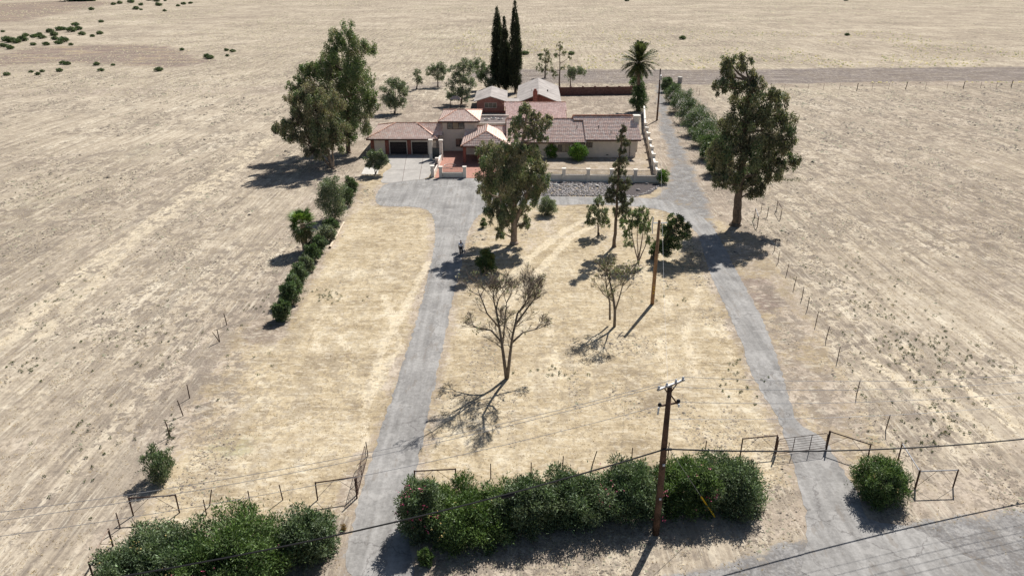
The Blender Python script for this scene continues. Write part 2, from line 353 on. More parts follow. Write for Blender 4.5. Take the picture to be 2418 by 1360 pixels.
# soil flecks between the straw, clods and trampled patches, at several sizes
nA = t.noise(t.mapv(p, (1.0, 0.75, 1), 0.2), 0.75, 4, 0.58, 0.5); nB = t.noise(t.mapv(p, (1.0, 0.8, 1), -0.3), 2.3, 4, 0.6, 0.3); nC = t.noise(t.mapv(p, (0.34, 0.12, 1)), 1.0, 5, 0.62, 0.4); nD = t.noise(p, 7.0, 3, 0.6)
den = t.mr(t.math('ADD', t.math('MULTIPLY', t.noise(p, 0.055, 4, 0.6), 0.6), t.math('MULTIPLY', st, 0.4)), 0.45, 0.55, 0.2, 1.0)
den = t.math('MULTIPLY', den, t.mr(edge('yard'), 0, 1, 1.0, 0.42, False))
soil = edge('soil', 0.9, 0.2, 0.9); c = t.mix(t.math('MULTIPLY', soil, 0.45), c, dirtc)
den = t.math('MINIMUM', t.math('MULTIPLY_ADD', soil, 0.55, den), 1.0)
hard = t.math('SUBTRACT', 1.0, t.math('MULTIPLY', t.mr(t.attr('gravel'), 0.3, 0.7), 0.8))
fA = t.math('MULTIPLY', t.mr(nA, 0.515, 0.565), den); fB = t.math('MULTIPLY', t.mr(nB, 0.52, 0.575), t.math('MULTIPLY_ADD', den, 0.6, 0.3)); fC = t.math('MULTIPLY', t.mr(nC, 0.51, 0.60), t.math('MULTIPLY', den, 0.75))
fl = t.math('MULTIPLY', t.math('MAXIMUM', t.math('MAXIMUM', fA, fB), fC), hard)
c = t.mix(t.math('MULTIPLY', fl, 0.85), c, t.ramp(nD, [(0.35, (0.135, 0.112, 0.095)), (0.65, (0.265, 0.22, 0.175))]))
pale_straw = t.math('MULTIPLY', t.mr(t.noise(t.mapv(p, (4.2, 0.30, 1), R(-2)), 1.0, 4, 0.65), 0.53, 0.61), t.mr(t.noise(p, 0.3, 3), 0.4, 0.6, 0.15, 0.8))  # pale straw streaks along the field rows, a second set for the yard
pale_straw2 = t.math('MULTIPLY', t.mr(t.noise(t.mapv(p, (1.1, 2.6, 1), R(20)), 1.0, 4, 0.65, 0.8), 0.53, 0.62), 0.7); yd_ = edge('yard')
pale_straw = t.math('ADD', t.math('MULTIPLY', pale_straw, t.math('SUBTRACT', 1.0, yd_)), t.math('MULTIPLY', pale_straw2, yd_))
c = t.mix(t.math('MULTIPLY', t.math('MULTIPLY', pale_straw, hard), 0.45), c, (0.70, 0.63, 0.50))
c = t.mix(t.math('MULTIPLY', t.mr(nD, 0.40, 0.34), 0.35), c, (0.20, 0.17, 0.13))
t.bump(t.math('ADD', t.math('MULTIPLY', nB, 0.7), t.math('MULTIPLY', nD, 0.3)), 0.10, 0.6)
t.bs.inputs['Roughness'].default_value = 1.0; t.bs.inputs['Specular IOR Level'].default_value = 0.0
MAT['ground'] = t.col(c)
ground = mesh_obj('ground', gv, gf, 'ground'); tag(ground, kind='structure')
for n_, a_ in A.items():
    q = ground.data.attributes.new(n_, 'FLOAT', 'POINT'); q.data.foreach_set('value', a_.astype(np.float32))

t = NT('asphalt'); p = t.pos()
an = t.math('ADD', t.math('MULTIPLY', t.noise(p, 0.30, 5, 0.65), 0.35), t.math('MULTIPLY', t.noise(p, 3.5, 6, 0.75), 0.35)); an = t.math('ADD', an, t.math('MULTIPLY', t.noise(t.mapv(p, (1.6, 0.06, 1)), 1.0, 4, 0.6), 0.3))
c = t.ramp(an, [(0.41, (0.172, 0.163, 0.153)), (0.5, (0.252, 0.240, 0.225)), (0.59, (0.345, 0.330, 0.31))])
wv = t.mix(0.12, p, t.noise(p, 0.7, 4, 0.6, color=True)) ; wv2 = t.n('ShaderNodeVectorMath'); wv2.operation = 'ADD'
sc_ = t.n('ShaderNodeVectorMath'); sc_.operation = 'SCALE'; t.put(sc_.inputs[0], t.noise(p, 0.6, 5, 0.65, color=True)); sc_.inputs['Scale'].default_value = 2.2
t.put(wv2.inputs[0], p); t.put(wv2.inputs[1], sc_.outputs[0])
crk = t.math('MULTIPLY', t.mr(t.vor(wv2.outputs[0], 0.22), 0.0, 0.016, 1.0, 0.0), t.mr(t.noise(p, 0.09, 3), 0.46, 0.54))
c = t.mix(t.math('MULTIPLY', crk, 0.6), c, (0.10, 0.09, 0.085))
c = t.mix(t.math('MULTIPLY', t.mr(t.noise(p, 0.5, 6, 0.7), 0.57, 0.62), 0.4), c, (0.40, 0.38, 0.355))
c = t.mix(t.math('MULTIPLY', t.mr(t.noise(t.mapv(p, (1.2, .3, 1)), 1.0, 6, 0.7), 0.565, 0.62), 0.55), c, (0.20, 0.175, 0.15))
t.bump(t.noise(p, 9, 4, 0.7), 0.012, 0.6)
MAT['asphalt'] = t.col(c)
def sheet(name, poly, z, mat, kind='structure', parent=None):
    o = mesh_obj(name, [(q[0], q[1], z) for q in poly], [list(range(len(poly)))], mat, parent)
    if sum(poly[i][0]*poly[(i+1) % len(poly)][1] - poly[(i+1) % len(poly)][0]*poly[i][1] for i in range(len(poly))) < 0: o.data.flip_normals()
    if kind and parent is None: tag(o, kind=kind)
    return o
sheet('driveway', ragged(smooth_poly(DRIVE, 2), 0.35, 0.11, 3), 0.012, 'asphalt')
apron = P([(919,366),(1016,366),(1037,377),(1018,406),(1011,423),(958,428),(915,434),(897,431),(905,419),(903,411),(912,404),(925,397),(924,390),(915,380)])
ap = sheet('concrete_apron', smooth_poly(apron, 1), 0.03, 'concrete')
jm = MB()
for a, b in (((960,368),(950,428)), ((1000,368),(990,424)), ((912,402),(1022,400))):
    jm.bar(G(*a, 0.0335), G(*b, 0.0335), 0.05, 0.004)
o = jm.build('slab_joint', 'fascia', ap)
sheet('concrete_pad', P([(853,412),(866,386),(899,391),(891,413)]), 0.05, 'concrete_pale')
sheet('terrace', [Vector(q) for q in ((-12.0,109.0),(-1.5,109.0),(-1.5,122.1),(-8.2,127.2),(-12.0,127.2))], 0.035, 'terracotta')
sheet('mulch_bed', ragged(P([(1436,431),(1552,435),(1553,444),(1535,459),(1500,463),(1440,464)]), 0.5, 0.1, 5), 0.02, plain('mulch', (0.075, 0.062, 0.06), 0.95, 0.4, 6))

# ------------------------------------------------------------------ foliage tools
def unit(a): return a / np.maximum(np.linalg.norm(a, axis=-1, keepdims=True), 1e-9)
def leaf_mesh(centers, radii, counts, L, W, mode, cols, jit=0.25, shell=0.5, colw=None):
    """diamond leaves scattered through a set of ellipsoid clumps"""
    idx = np.repeat(np.arange(len(centers)), counts); n = len(idx)
    d = unit(rng.normal(size=(n, 3))); r = (rng.random(n)[:, None] ** shell) * np.exp(rng.normal(0, 0.18, n))[:, None]
    p = centers[idx] + d * r * radii[idx]
    rn = rng.normal(size=(n, 3))
    if mode == 'droop': a = unit(rn * 0.55 + np.array([0, 0, -0.9]))
    elif mode == 'up': a = unit(rn * 0.35 + d * 0.35 + np.array([0, 0, 1.0]))
    elif mode == 'out': a = unit(rn * 0.6 + d * 0.8 + np.array([0, 0, 0.35]))
    else: a = unit(rn)
    s_ = unit(np.cross(a, rng.normal(size=(n, 3))))
    l = (L * rng.uniform(0.6, 1.3, n))[:, None]; w = (W * rng.uniform(0.7, 1.3, n))[:, None]
    nrm = np.cross(a, s_); bend = nrm * l * 0.12
    v = np.stack([p, p + a*l*0.45 + s_*w*0.5 + bend, p + a*l, p + a*l*0.45 - s_*w*0.5 + bend], 1).reshape(-1, 3)
    f = np.arange(n*4).reshape(n, 4)
    cols = np.asarray(cols, float)
    cc = cols[rng.choice(len(cols), len(centers), p=colw)][idx]
    own = cols[rng.choice(len(cols), n, p=colw)]; mixm = (rng.random(n) < 0.3)[:, None]
    cc = np.where(mixm, own, cc) * np.exp(rng.normal(0, jit, n))[:, None]
    return v, f, np.repeat(np.clip(cc, 0, 1), 4, 0)
EUC = [(0.1989, 0.2349, 0.1268), (0.252, 0.2584, 0.151), (0.305, 0.279, 0.1811), (0.1459, 0.2054, 0.1058), (0.3713, 0.323, 0.2266)]
EUC_G = [(0.1411, 0.2155, 0.0861), (0.1763, 0.2494, 0.0984), (0.1176, 0.1699, 0.0738), (0.2236, 0.2721, 0.1229)]
OLIVE = [(0.1997, 0.236, 0.1543), (0.2541, 0.2904, 0.1997), (0.1452, 0.1815, 0.1089), (0.3086, 0.3267, 0.236)]
DARKG = [(0.0788, 0.1313, 0.0525), (0.105, 0.1663, 0.0612), (0.0612, 0.0963, 0.0438), (0.14, 0.1925, 0.0788)]
CYP = [(0.0455, 0.0585, 0.0358), (0.0585, 0.0748, 0.0423), (0.0358, 0.0455, 0.0292)]
OLEA = [(0.1038, 0.1557, 0.0762), (0.1471, 0.205, 0.1048), (0.0865, 0.1229, 0.0667), (0.1904, 0.2378, 0.1334), (0.1298, 0.164, 0.0954)]
OLEA_B = [(0.1074, 0.1646, 0.0489), (0.1388, 0.2042, 0.0652), (0.0757, 0.1248, 0.0489), (0.1641, 0.2156, 0.0978)]
LIME = [(0.13, 0.247, 0.039), (0.169, 0.286, 0.052), (0.091, 0.169, 0.039)]
SALT = [(0.156, 0.195, 0.104), (0.13, 0.182, 0.078), (0.208, 0.234, 0.143), (0.0975, 0.13, 0.065)]

def curve_pts(a, b, bend, n=5):
    a, b = Vector(a), Vector(b); out = []
    for i in range(n + 1):
        u = i / n; q = a.lerp(b, u); q += Vector(bend) * math.sin(math.pi * u); out.append(q)
    return out
def tree(name, label, cat, base, trunk, lobes, cols, n, L, W, mode='droop', tr_r=0.35, bark='bark', sub=7, subr=0.36, jit=0.30, extra_trunks=(), limb=True, group=None, shell=0.40, colw=None):
    """trunk: world points from base up; lobes: (center, (rx,ry,rz)) in world metres"""
    base = Vector(base); root = thing(name, label, cat, base, group=group); mb = MB(); r = random.Random(sum(map(ord, name)) % 99 + int(base.x*7))
    def stem(pts, r0, r1):
        pts = [Vector(q) for q in pts]; m = len(pts); mb.tube([q - base for q in pts], [r0 + (r1 - r0) * (i/(m-1))**0.8 for i in range(m)], 8)
    def dens(pts):
        pts = [Vector(q) for q in pts]; out = []
        for i in range(len(pts) - 1):
            for k in range(4): out.append(pts[i].lerp(pts[i+1], k/4))
        out.append(pts[-1]); return [out[0]] + [q + Vector((r.uniform(-1,1), r.uniform(-1,1), 0)) * tr_r * 0.25 for q in out[1:-1]] + [out[-1]]
    tp = dens(trunk); tp0 = tp[0].copy(); tp[0] = tp0 - Vector((0, 0, 0.15))
    stem(tp, tr_r, tr_r * 0.22); allp = list(tp)
    mb.tube([tp0 - base - Vector((0,0,.15)), tp0 - base + Vector((0,0,.35))], [tr_r*1.5, tr_r*1.0], 8)
    for e in extra_trunks:
        ep = dens(e); stem(ep, tr_r * 0.75, tr_r * 0.18); allp += ep
    cs, rs = [], []
    for c_, rr in lobes:
        c_ = Vector(c_); rr = Vector(rr)
        if limb:
            cand = [q for q in allp if q.z < c_.z + 0.1 * rr.z] or allp
            src = min(cand, key=lambda q: (q - c_).length + 0.5 * abs(q.z - (c_.z - 1.2 * rr.z)))
            pts = curve_pts(src, c_ + Vector((0, 0, rr.z * 0.3)), (r.uniform(-.3,.3), r.uniform(-.3,.3), -0.08 * (c_ - src).length), 5)
            stem(pts, max(0.05, tr_r * 0.33), 0.03)
        for k in range(int(sub * 2.2)):
            d = unit(rng.normal(size=3)); u = rng.random() ** 0.40
            cc = np.array(c_) + d * u * np.array(rr) * 1.0
            cs.append(cc); q = subr * rng.uniform(0.5, 1.15) * 0.8; g_ = np.array(rr).prod() ** (1/3); rs.append(np.array([g_, g_, g_ * (1.5 if mode == 'droop' else 1.0)]) * q)
            if limb and k % 3 == 0: stem(curve_pts(c_ - Vector((0,0,rr.z*.2)), Vector(cc), (0, 0, 0), 2), 0.06, 0.02)
    o = mb.build('trunk', bark, root, True)
    cs, rs = np.array(cs), np.array(rs); vol = (rs.prod(1)) ** 0.62; cnt = np.maximum(6, (n * vol / vol.sum())).astype(int)
    v, f, c_ = leaf_mesh(cs - np.array(base), rs, cnt, L, W, mode, cols, jit, shell, colw)
    mesh_obj('crown', v, f, 'leaf', root, c_)
    return root
def lob(px, py, rx, ry=None, Y=100, dy=0.0, dk=0.8):
    """a lobe seen at pixel px,py with half-width rx and half-height ry (pixels), standing dy behind the trunk's distance"""
    c_ = V(px, py, Y + dy); s_ = SC(Y + dy, c_.z); ry = ry or rx
    return (c_, (rx / s_, rx / s_ * dk, ry / s_ / 0.96))
def bush(name, label, cat, x0, x1, y0, y1, cols, n, L, W, mode='out', dk=0.9, flowers=None, group=None, rot=0.0, jit=0.28, sub=46, colw=None, flat=0.85, box=2.0):
    """a shrub filling the photo box x0..x1, y0..y1 (its sunlit body, without the shade)"""
    px, py = (x0+x1)/2, (y0+y1)/2; z = 1.0
    for _ in range(3):
        g = G(px, py, z); s_ = SC(g.y, z); rx = (x1-x0)/2/s_; ry = rx * dk; hh = (y1-y0)/2/s_
        if box > 2.5: rx *= .93; hh *= .88; ry = rx * dk
        th = math.atan2(CAMH - z, g.y); cz2 = hh*hh - (ry*math.sin(th))**2
        rz = math.sqrt(max(cz2, (0.35*rx)**2)) / math.cos(th); z = rz * flat
    base = Vector((g.x, g.y, 0)); root = thing(name, label, cat, base, rot, group)
    return fill_bush(root, rx, ry, rz, z, cols, n, L, W, mode, flowers, jit, sub, colw, box)
def fill_bush(root, rx, ry, rz, z, cols, n, L, W, mode, flowers, jit, sub, colw=None, box=2.0):
    cs, rs = [], []; Rv = np.array([rx, ry, rz])
    for k in range(sub):
        d = unit(rng.normal(size=3)); d[2] = d[2] if d[2] > -0.75 else -d[2]
        d = d / (np.abs(d) ** box).sum() ** (1/box)
        u = rng.uniform(0.55, 1.0) * rng.uniform(0.9, 1.06); q = rng.uniform(0.16, 0.30)
        c_ = np.array([0, 0, z]) + d * u * Rv; c_[2] = max(c_[2], 0.12 * rz)
        cs.append(c_); rs.append(np.full(3, (rx*ry*rz) ** (1/3)) * q)
    cs.append(np.array([0, 0, z*0.9])); rs.append(Rv * (0.80 if box < 2.5 else 0.92))
    cs, rs = np.array(cs), np.array(rs); w = (rs.prod(1)) ** 0.6; w[-1] = w[:-1].sum() * 0.45; cnt = np.maximum(5, n * w / w.sum()).astype(int)
    v, f, c_ = leaf_mesh(cs, rs, cnt, L, W, mode, cols, jit, 0.36, colw)
    v[:, 2] = np.maximum(v[:, 2], 0.02)
    mesh_obj('foliage', v, f, 'leaf', root, c_)
    mb = MB()
    for k in range(5):
        a = k * 1.256 + rng.uniform(0, .6); mb.tube([(0.08*math.cos(a), 0.08*math.sin(a), -0.05), (0.3*rx*math.cos(a), 0.3*ry*math.sin(a), z*0.6), (0.55*rx*math.cos(a), 0.55*ry*math.sin(a), z*1.2)], [0.05, 0.035, 0.01], 5)
    mb.build('stem', 'bark', root)
    if flowers:
        fcols, fn, fs, side = flowers
        d = unit(rng.normal(size=(fn*4, 3))); d[:, 2] = np.abs(d[:, 2]) * 0.9 - .1
        d = d[(d @ np.array(side)) > 0.35][:fn]; m = len(d)
        cl_ = rng.integers(0, max(2, m // 3), m); d = unit(d[cl_ % m] + rng.normal(0, 0.09, (m, 3))); d = d / (np.abs(d) ** box).sum(1, keepdims=True) ** (1/box)
        v, f, c_ = leaf_mesh(np.array([0, 0, z]) + d * Rv * rng.uniform(1.0, 1.14, (m, 1)), np.full((m, 3), fs * 0.9), np.full(m, 3), fs * .75, fs * 0.55, 'any', fcols, 0.15)
        tag(mesh_obj('flowers', v, f, 'flower', root, c_), kind='stuff')
    return root
PINK = [(0.65,0.10,0.22),(0.75,0.25,0.35),(0.6,0.16,0.25)]
WHITE = [(0.75,0.75,0.68),(0.7,0.68,0.6)]
STRAWF = [(0.62,0.48,0.2),(0.55,0.45,0.2)]

# ------------------------------------------------------------------ the house
def house_box(name, parent, mat, x0, x1, y0, y1, z0, z1): return MB().box(x0, x1, y0, y1, z0, z1).build(name, mat, parent)
TILE = [(0.84,0.60,0.50),(0.87,0.65,0.55),(0.81,0.56,0.46),(0.88,0.70,0.60),(0.85,0.62,0.52)]
def tile_slope(parent, poly, eave, name='roof', pitch_u=0.34, course=0.44, h=0.02, deck=0.10, cols=TILE):
    """poly: planar 3D polygon; eave: (a, b) two points on its low edge. Deck slab part with barrel tiles laid in courses."""
    a, b = Vector(eave[0]), Vector(eave[1]); poly = [Vector(q) for q in poly]
    u = (b - a).normalized(); nrm = None
    for i in range(len(poly)):
        q = (poly[i] - a).cross(u)
        if q.length > 0.3: nrm = q.normalized(); break
    if nrm.z < 0: nrm = -nrm
    v = nrm.cross(u);  v = -v if v.z < 0 else v
    pu = np.array([(q - a).dot(u) for q in poly]); pv = np.array([(q - a).dot(v) for q in poly])
    m = len(poly); top = [q for q in poly]; bot = [q - nrm * deck for q in poly]
    d = mesh_obj(name, top + bot, [list(range(m)), list(range(2*m-1, m-1, -1))] + [[i, (i+1) % m, m+(i+1) % m, m+i] for i in range(m)], 'roof_deck', parent)
    us = np.arange(pu.min() + pitch_u/2, pu.max(), pitch_u); vs_ = np.arange(pv.min() - 0.05, pv.max(), course)
    UU, VV = np.meshgrid(us, vs_); UU, VV = UU.ravel(), VV.ravel()
    ok = pip(UU, np.maximum(VV, pv.min()) + course*0.45, list(zip(pu, pv))); UU, VV = UU[ok], VV[ok]; n = len(UU)
    prof_u = np.array([-0.5, -0.30, -0.10, 0.12, 0.32, 0.5]) * pitch_u; prof_h = np.array([0.0, 0.75, 1.0, 0.80, 0.1, 0.0]) * h
    k = len(prof_u); A_, U_, V_, N_ = (np.array(q) for q in (a, u, v, nrm))
    verts = np.zeros((n, 3, k, 3)); jl = rng.normal(0, 0.003, n)
    for r_, (dv, lift) in enumerate(((0.0, 0.0), (0.0, 0.034), (course + 0.04, 0.018))):
        hh = prof_h[None, :] + lift + jl[:, None] if r_ else np.full((n, k), 0.0)
        pp = A_ + (UU[:, None] + prof_u[None])[..., None] * U_ + ((VV + dv)[:, None, None]) * V_ + hh[..., None] * N_
        verts[:, r_] = pp
    fs = []
    base = np.arange(n)[:, None] * (3*k)
    for r_ in range(2):
        for j in range(k - 1): fs.append(np.concatenate([base + r_*k + j, base + r_*k + j+1, base + (r_+1)*k + j+1, base + (r_+1)*k + j], 1))
    cc = np.array(cols)[rng.choice(len(cols), n)] * np.exp(rng.normal(0, 0.05, n))[:, None]
    cc = np.repeat(cc, 3*k, 0)
    o = mesh_obj('roof_tiles', verts.reshape(-1, 3), np.concatenate(fs), 'tile', d, cc); tag(o, kind='stuff')
    return d
def ridge_caps(parent, a, b, r=0.12, cols=TILE):
    a, b = Vector(a), Vector(b); n = max(2, int((b-a).length / 0.4)); mb = MB()
    for i in range(n):
        p, q = a.lerp(b, i/n), a.lerp(b, (i+1.08)/n)
        mb.tube([p + Vector((0,0,0.03)), q + Vector((0,0,0.01))], [r, r*0.8], 6)
    return mb.build('ridge_caps', plain('cap_tile', (0.60,0.36,0.27), 0.85, 0.3, 3.0) if 'cap_tile' not in MAT else 'cap_tile', parent)
def window(parent, x0, x1, z0, z1, y, nx_=2, nz_=1, frame='frame_brown', pane='glass', fw=0.07):
    w = MB(); w.box(x0-fw, x1+fw, y-0.06, y+0.05, z0-fw, z0); w.box(x0-fw, x1+fw, y-0.06, y+0.05, z1, z1+fw)
    w.box(x0-fw, x0, y-0.058, y+0.05, z0, z1); w.box(x1, x1+fw, y-0.058, y+0.05, z0, z1)
    for i in range(1, nx_): xx = x0+(x1-x0)*i/nx_; w.box(xx-fw*.35, xx+fw*.35, y-0.052, y+0.02, z0, z1)
    o = w.build('window', frame, parent)
    for i in range(nx_):
        xa, xb = x0+(x1-x0)*i/nx_, x0+(x1-x0)*(i+1)/nx_
        MB().box(xa+.02, xb-.02, y-0.03, y-0.01, z0+.005, z1-.005).build('pane', pane if isinstance(pane, str) else pane[i % len(pane)], o)
    return o

H = thing('main_house', 'cream stucco ranch house with pink tile roofs, two dark garage doors and tower', 'house', (0, 122, 0))
def hp(o): return rel(o, H)
class HP:   # parts of the house are given in world metres
    pass
def hb(name, mat, *b): return hp(house_box(name, None, mat, *b))
# garage wing
GY0 = 124.7
hb('wall', 'stucco', -24.2, -14.0, GY0+0.42, 135.6, 0, 2.72)
for x0, x1 in ((-24.6,-24.0), (-22.1,-21.45), (-18.25,-17.6)): hb('brick_pier', 'brick_red', x0, x1, GY0-0.02, GY0+0.41, 0, 2.70)
hb('wall_panel', 'stucco', -23.98, -22.12, GY0+0.05, GY0+0.41, 0, 2.68)
hb('wall_panel', 'stucco', -14.55, -13.2, GY0+0.05, GY0+0.41, 0, 2.68)
hb('lintel', 'frame_white', -21.43, -18.27, GY0+0.03, GY0+0.41, 2.2, 2.69); hb('lintel', 'frame_white', -17.58, -14.57, GY0+0.03, GY0+0.41, 2.2, 2.69)
for x0, x1 in ((-21.43,-18.27), (-17.58,-14.57)):
    d = hb('garage_door', 'frame_white', x0, x0+0.12, GY0+0.08, GY0+0.405, 0, 2.195); MB().box(x1-0.12, x1, GY0+0.08, GY0+0.405, 0, 2.195).build('door_jamb', 'frame_white', d)
    for i in range(4): MB().box(x0+0.125, x1-0.125, GY0+0.27, GY0+0.33, 0.01+i*0.545, 0.535+i*0.545).build('door_panel', 'door_dark', d)
def hip_roof(x0, x1, y0, y1, ze, rx0, rx1, yr, zr, back=True):
    A_, B_, C_, D_ = (x0,y0,ze), (x1,y0,ze), (x1,y1,ze), (x0,y1,ze); r0, r1 = (rx0,yr,zr), (rx1,yr,zr)
    hp(tile_slope(None, [A_, B_, r1, r0], (A_, B_))); hp(tile_slope(None, [D_, A_, r0], (D_, A_))); hp(tile_slope(None, [B_, C_, r1], (B_, C_)))
    if back: hp(tile_slope(None, [C_, D_, r0, r1], (C_, D_)))
    for a, b in ((A_, r0), (B_, r1), (r0, r1), (D_, r0), (C_, r1)): hp(ridge_caps(None, Vector(a)+Vector((0,0,.05)), Vector(b)+Vector((0,0,.05))))
    m = MB()
    for a, b in ((A_, B_), (B_, C_), (D_, A_)): m.bar(Vector(a)-Vector((0,0,.14)), Vector(b)-Vector((0,0,.14)), 0.06, 0.2)
    hp(m.build('fascia', 'fascia'))
hip_roof(-25.2, -12.95, 124.05, 136.6, 2.82, -20.9, -17.15, 130.1, 4.40)
# link roof between garage and tower
hb('wall', 'stucco', -13.99, -12.24, 126.9, 133, 0, 2.95)
hp(tile_slope(None, [(-17.0,126.2,3.02),(-12.26,126.2,3.02),(-12.26,130.2,4.36),(-17.0,130.2,4.36)], ((-17.0,126.2,3.02),(-12.26,126.2,3.02))))
hp(tile_slope(None, [(-12.26,134.2,3.02),(-17.0,134.2,3.02),(-17.0,130.22,4.36),(-12.26,130.22,4.36)], ((-12.26,134.2,3.02),(-17.0,134.2,3.02))))
hp(ridge_caps(None, (-17,130.2,4.42), (-12.3,130.2,4.42)))
# tower
TY = 127.3
hb('wall', 'stucco', -12.23, -6.2, TY, 137.2, 0, 5.28)
hb('string_course', 'stucco', -12.26, -8.2, TY-0.05, TY-0.002, 2.95, 3.07)
hp(window(None, -11.35, -8.45, 3.95, 4.98, TY, 3, pane=['glass', 'blind', 'glass'])); hp(window(None, -9.9, -8.75, 0.85, 2.12, TY, 2))
hip_roof(-12.9, -5.65, 126.65, 138.0, 5.34, -9.95, -8.5, 131.9, 6.42)
# roofs between the tower and the long wing
hb('wall', 'stucco', -8.0, -1.0, 124.4, 131.5, 0, 2.9)
hp(tile_slope(None, [(-8.3,123.6,2.55),(-6.2,123.6,2.55),(-6.2,130,4.55),(-8.3,130,4.55)], ((-8.3,123.6,2.55),(-6.2,123.6,2.55))))
hp(tile_slope(None, [(-6.2,123.6,2.72),(-1.0,123.6,2.72),(-1.0,128.3,4.2),(-6.2,128.3,4.2)], ((-6.2,123.6,2.72),(-1.0,123.6,2.72))))
hp(ridge_caps(None, (-8.3,130,4.6), (-6.2,130,4.6))); hp(ridge_caps(None, (-6.2,128.3,4.25), (-1,128.3,4.25)))
hb('parapet_wall', 'stucco', -8.0, -1.0, 131.52, 131.8, 0, 4.1)
# flat roof with skylights behind the tower
hb('flat_roof', plain('flat_roof', (0.16,0.13,0.12), 0.9, 0.2, 1.0), -6.19, -0.9, 131.9, 140, 3.0, 3.62)
hb('parapet', 'stucco_white', -6.19, -0.6, 140.01, 140.3, 0, 4.05)
for x_, y_ in ((-4.75,137.0), (-3.5,138.0), (-2.2,137.4)):
    s_ = MB(); s_.tube([(x_,y_,3.6),(x_,y_,3.86)], [0.5,0.5], 12); o = hp(s_.build('skylight', 'frame_white'))
    MB().tube([(x_,y_,3.862),(x_,y_,3.92),(x_,y_,3.96)], [0.36,0.28,0.08], 12).build('skylight_dome', 'glass', o)
# entry hip
EY, EX0, EX1, EP = 118.0, -8.45, -0.28, -4.36
a_, b_, pk, bk = (EX0,EY,2.95), (EX1,EY,2.95), (EP,121.5,4.66), (EP,127.6,4.66)
hp(tile_slope(None, [a_, b_, pk], (a_, b_)))
hp(tile_slope(None, [(EX0,127.6,2.95), a_, pk, bk], ((EX0,127.6,2.95), a_))); hp(tile_slope(None, [b_, (EX1,127.6,2.95), bk, pk], (b_, (EX1,127.6,2.95))))
for a, b in ((a_, pk), (b_, pk), (pk, bk)): hp(ridge_caps(None, Vector(a)+Vector((0,0,.05)), Vector(b)+Vector((0,0,.05))))
m = MB(); m.bar((EX0,EY,2.8),(EX1,EY,2.8),.06,.22); m.bar((EX0,EY+.04,2.8),(EX0,124,2.8),.06,.22); m.bar((EX1,EY+.04,2.8),(EX1,122,2.8),.06,.22); hp(m.build('fascia', 'fascia'))
for x_ in (-7.9, -5.5, -3.2, -0.85): hb('column', 'brick_red', x_-.25, x_+.25, 118.5, 119.0, 0.02, 2.8)
hb('front_door', 'frame_brown', -5.0, -3.6, 124.33, 124.39, 0.03, 2.2)
# long wing
hb('wall', 'stucco', -0.95, 12.4, 122.2, 134.5, 0, 2.95); hb('wall', 'stucco', 12.42, 21.25, 122.6, 135.2, 0, 3.28)
hp(tile_slope(None, [(-1.0,121.5,2.82),(12.43,121.5,2.82),(12.43,128.5,5.44),(-1.0,128.5,5.44)], ((-1.0,121.5,2.82),(12.43,121.5,2.82))))
hp(tile_slope(None, [(10.8,129,5.92),(22.05,129,5.92),(21.9,121.9,3.14),(12.44,121.9,3.14),(12.44,127.5,5.34),(10.8,127.5,5.34)], ((12.44,121.9,3.14),(21.9,121.9,3.14))))
hp(tile_slope(None, [(10.8,135.4,2.82),(-1.0,135.4,2.82),(-1.0,128.52,5.44),(10.8,128.52,5.44)], ((10.8,135.4,2.82),(-1.0,135.4,2.82)), pitch_u=.6, course=.8))
hp(tile_slope(None, [(22.1,136,3.14),(10.8,136,3.14),(10.8,129.02,5.92),(22.05,129.02,5.92)], ((22.1,136,3.14),(10.8,136,3.14)), pitch_u=.6, course=.8))
hp(ridge_caps(None, (10.8,129,6.0), (22.05,129,6.0))); hp(ridge_caps(None, (-1,128.5,5.52), (10.8,128.5,5.52)))
m = MB(); m.add([(21.252,122.6,3.1),(21.252,135.4,3.1),(21.252,129,5.7)], [(0,1,2)]); hp(m.build('gable_wall', 'stucco'))
m = MB(); m.bar((-1,121.52,2.68),(12.4,121.52,2.68),.06,.2); m.bar((12.44,121.92,3.0),(21.9,121.92,3.0),.06,.2); m.bar((21.92,121.9,3.0),(22.05,129,5.8),.06,.2); hp(m.build('fascia', 'fascia'))
hp(window(None, 7.9, 9.85, 1.1, 2.2, 122.2, 3, pane=['glass', 'blind', 'blind'])); hp(window(None, 12.75, 13.7, 1.75, 2.5, 122.6, 2)); hp(window(None, 2.4, 4.4, 1.0, 2.2, 122.2, 3)); hp(window(None, 17.2, 18.2, 1.75, 2.5, 122.6, 2)) if False else None
hp(MB().tube([(20.2,122.55,0.1),(20.2,122.55,3.0)], .045, 6).build('downpipe', 'fascia')); hp(MB().tube([(12.36,122.1,0.1),(12.36,122.1,2.8)], .045, 6).build('downpipe', 'fascia'))
for x_ in (4.9, 10.3): hb('wall_vent', 'iron', x_-.2, x_+.2, 122.17, 122.198, .2, .34)
hb('wall_vent', 'iron', 16.2, 16.6, 122.57, 122.598, .35, .49)
for x_, y_, z_ in ((11.3,125.6,4.55), (15.0,125.2,4.6), (17.0,123.8,4.05), (14.9,129.3,6.05)):
    hp(MB().tube([(x_,y_,z_-.3),(x_,y_,z_+.3)], .07, 8).build('roof_vent', 'iron'))
c1 = hb('chimney', 'stucco_white', 21.35, 22.25, 126.9, 128.0, 0, 6.05); rel_c = MB().box(21.22, 22.38, 126.77, 128.13, 6.052, 6.3).build('chimney_cap', 'stucco_white', c1)
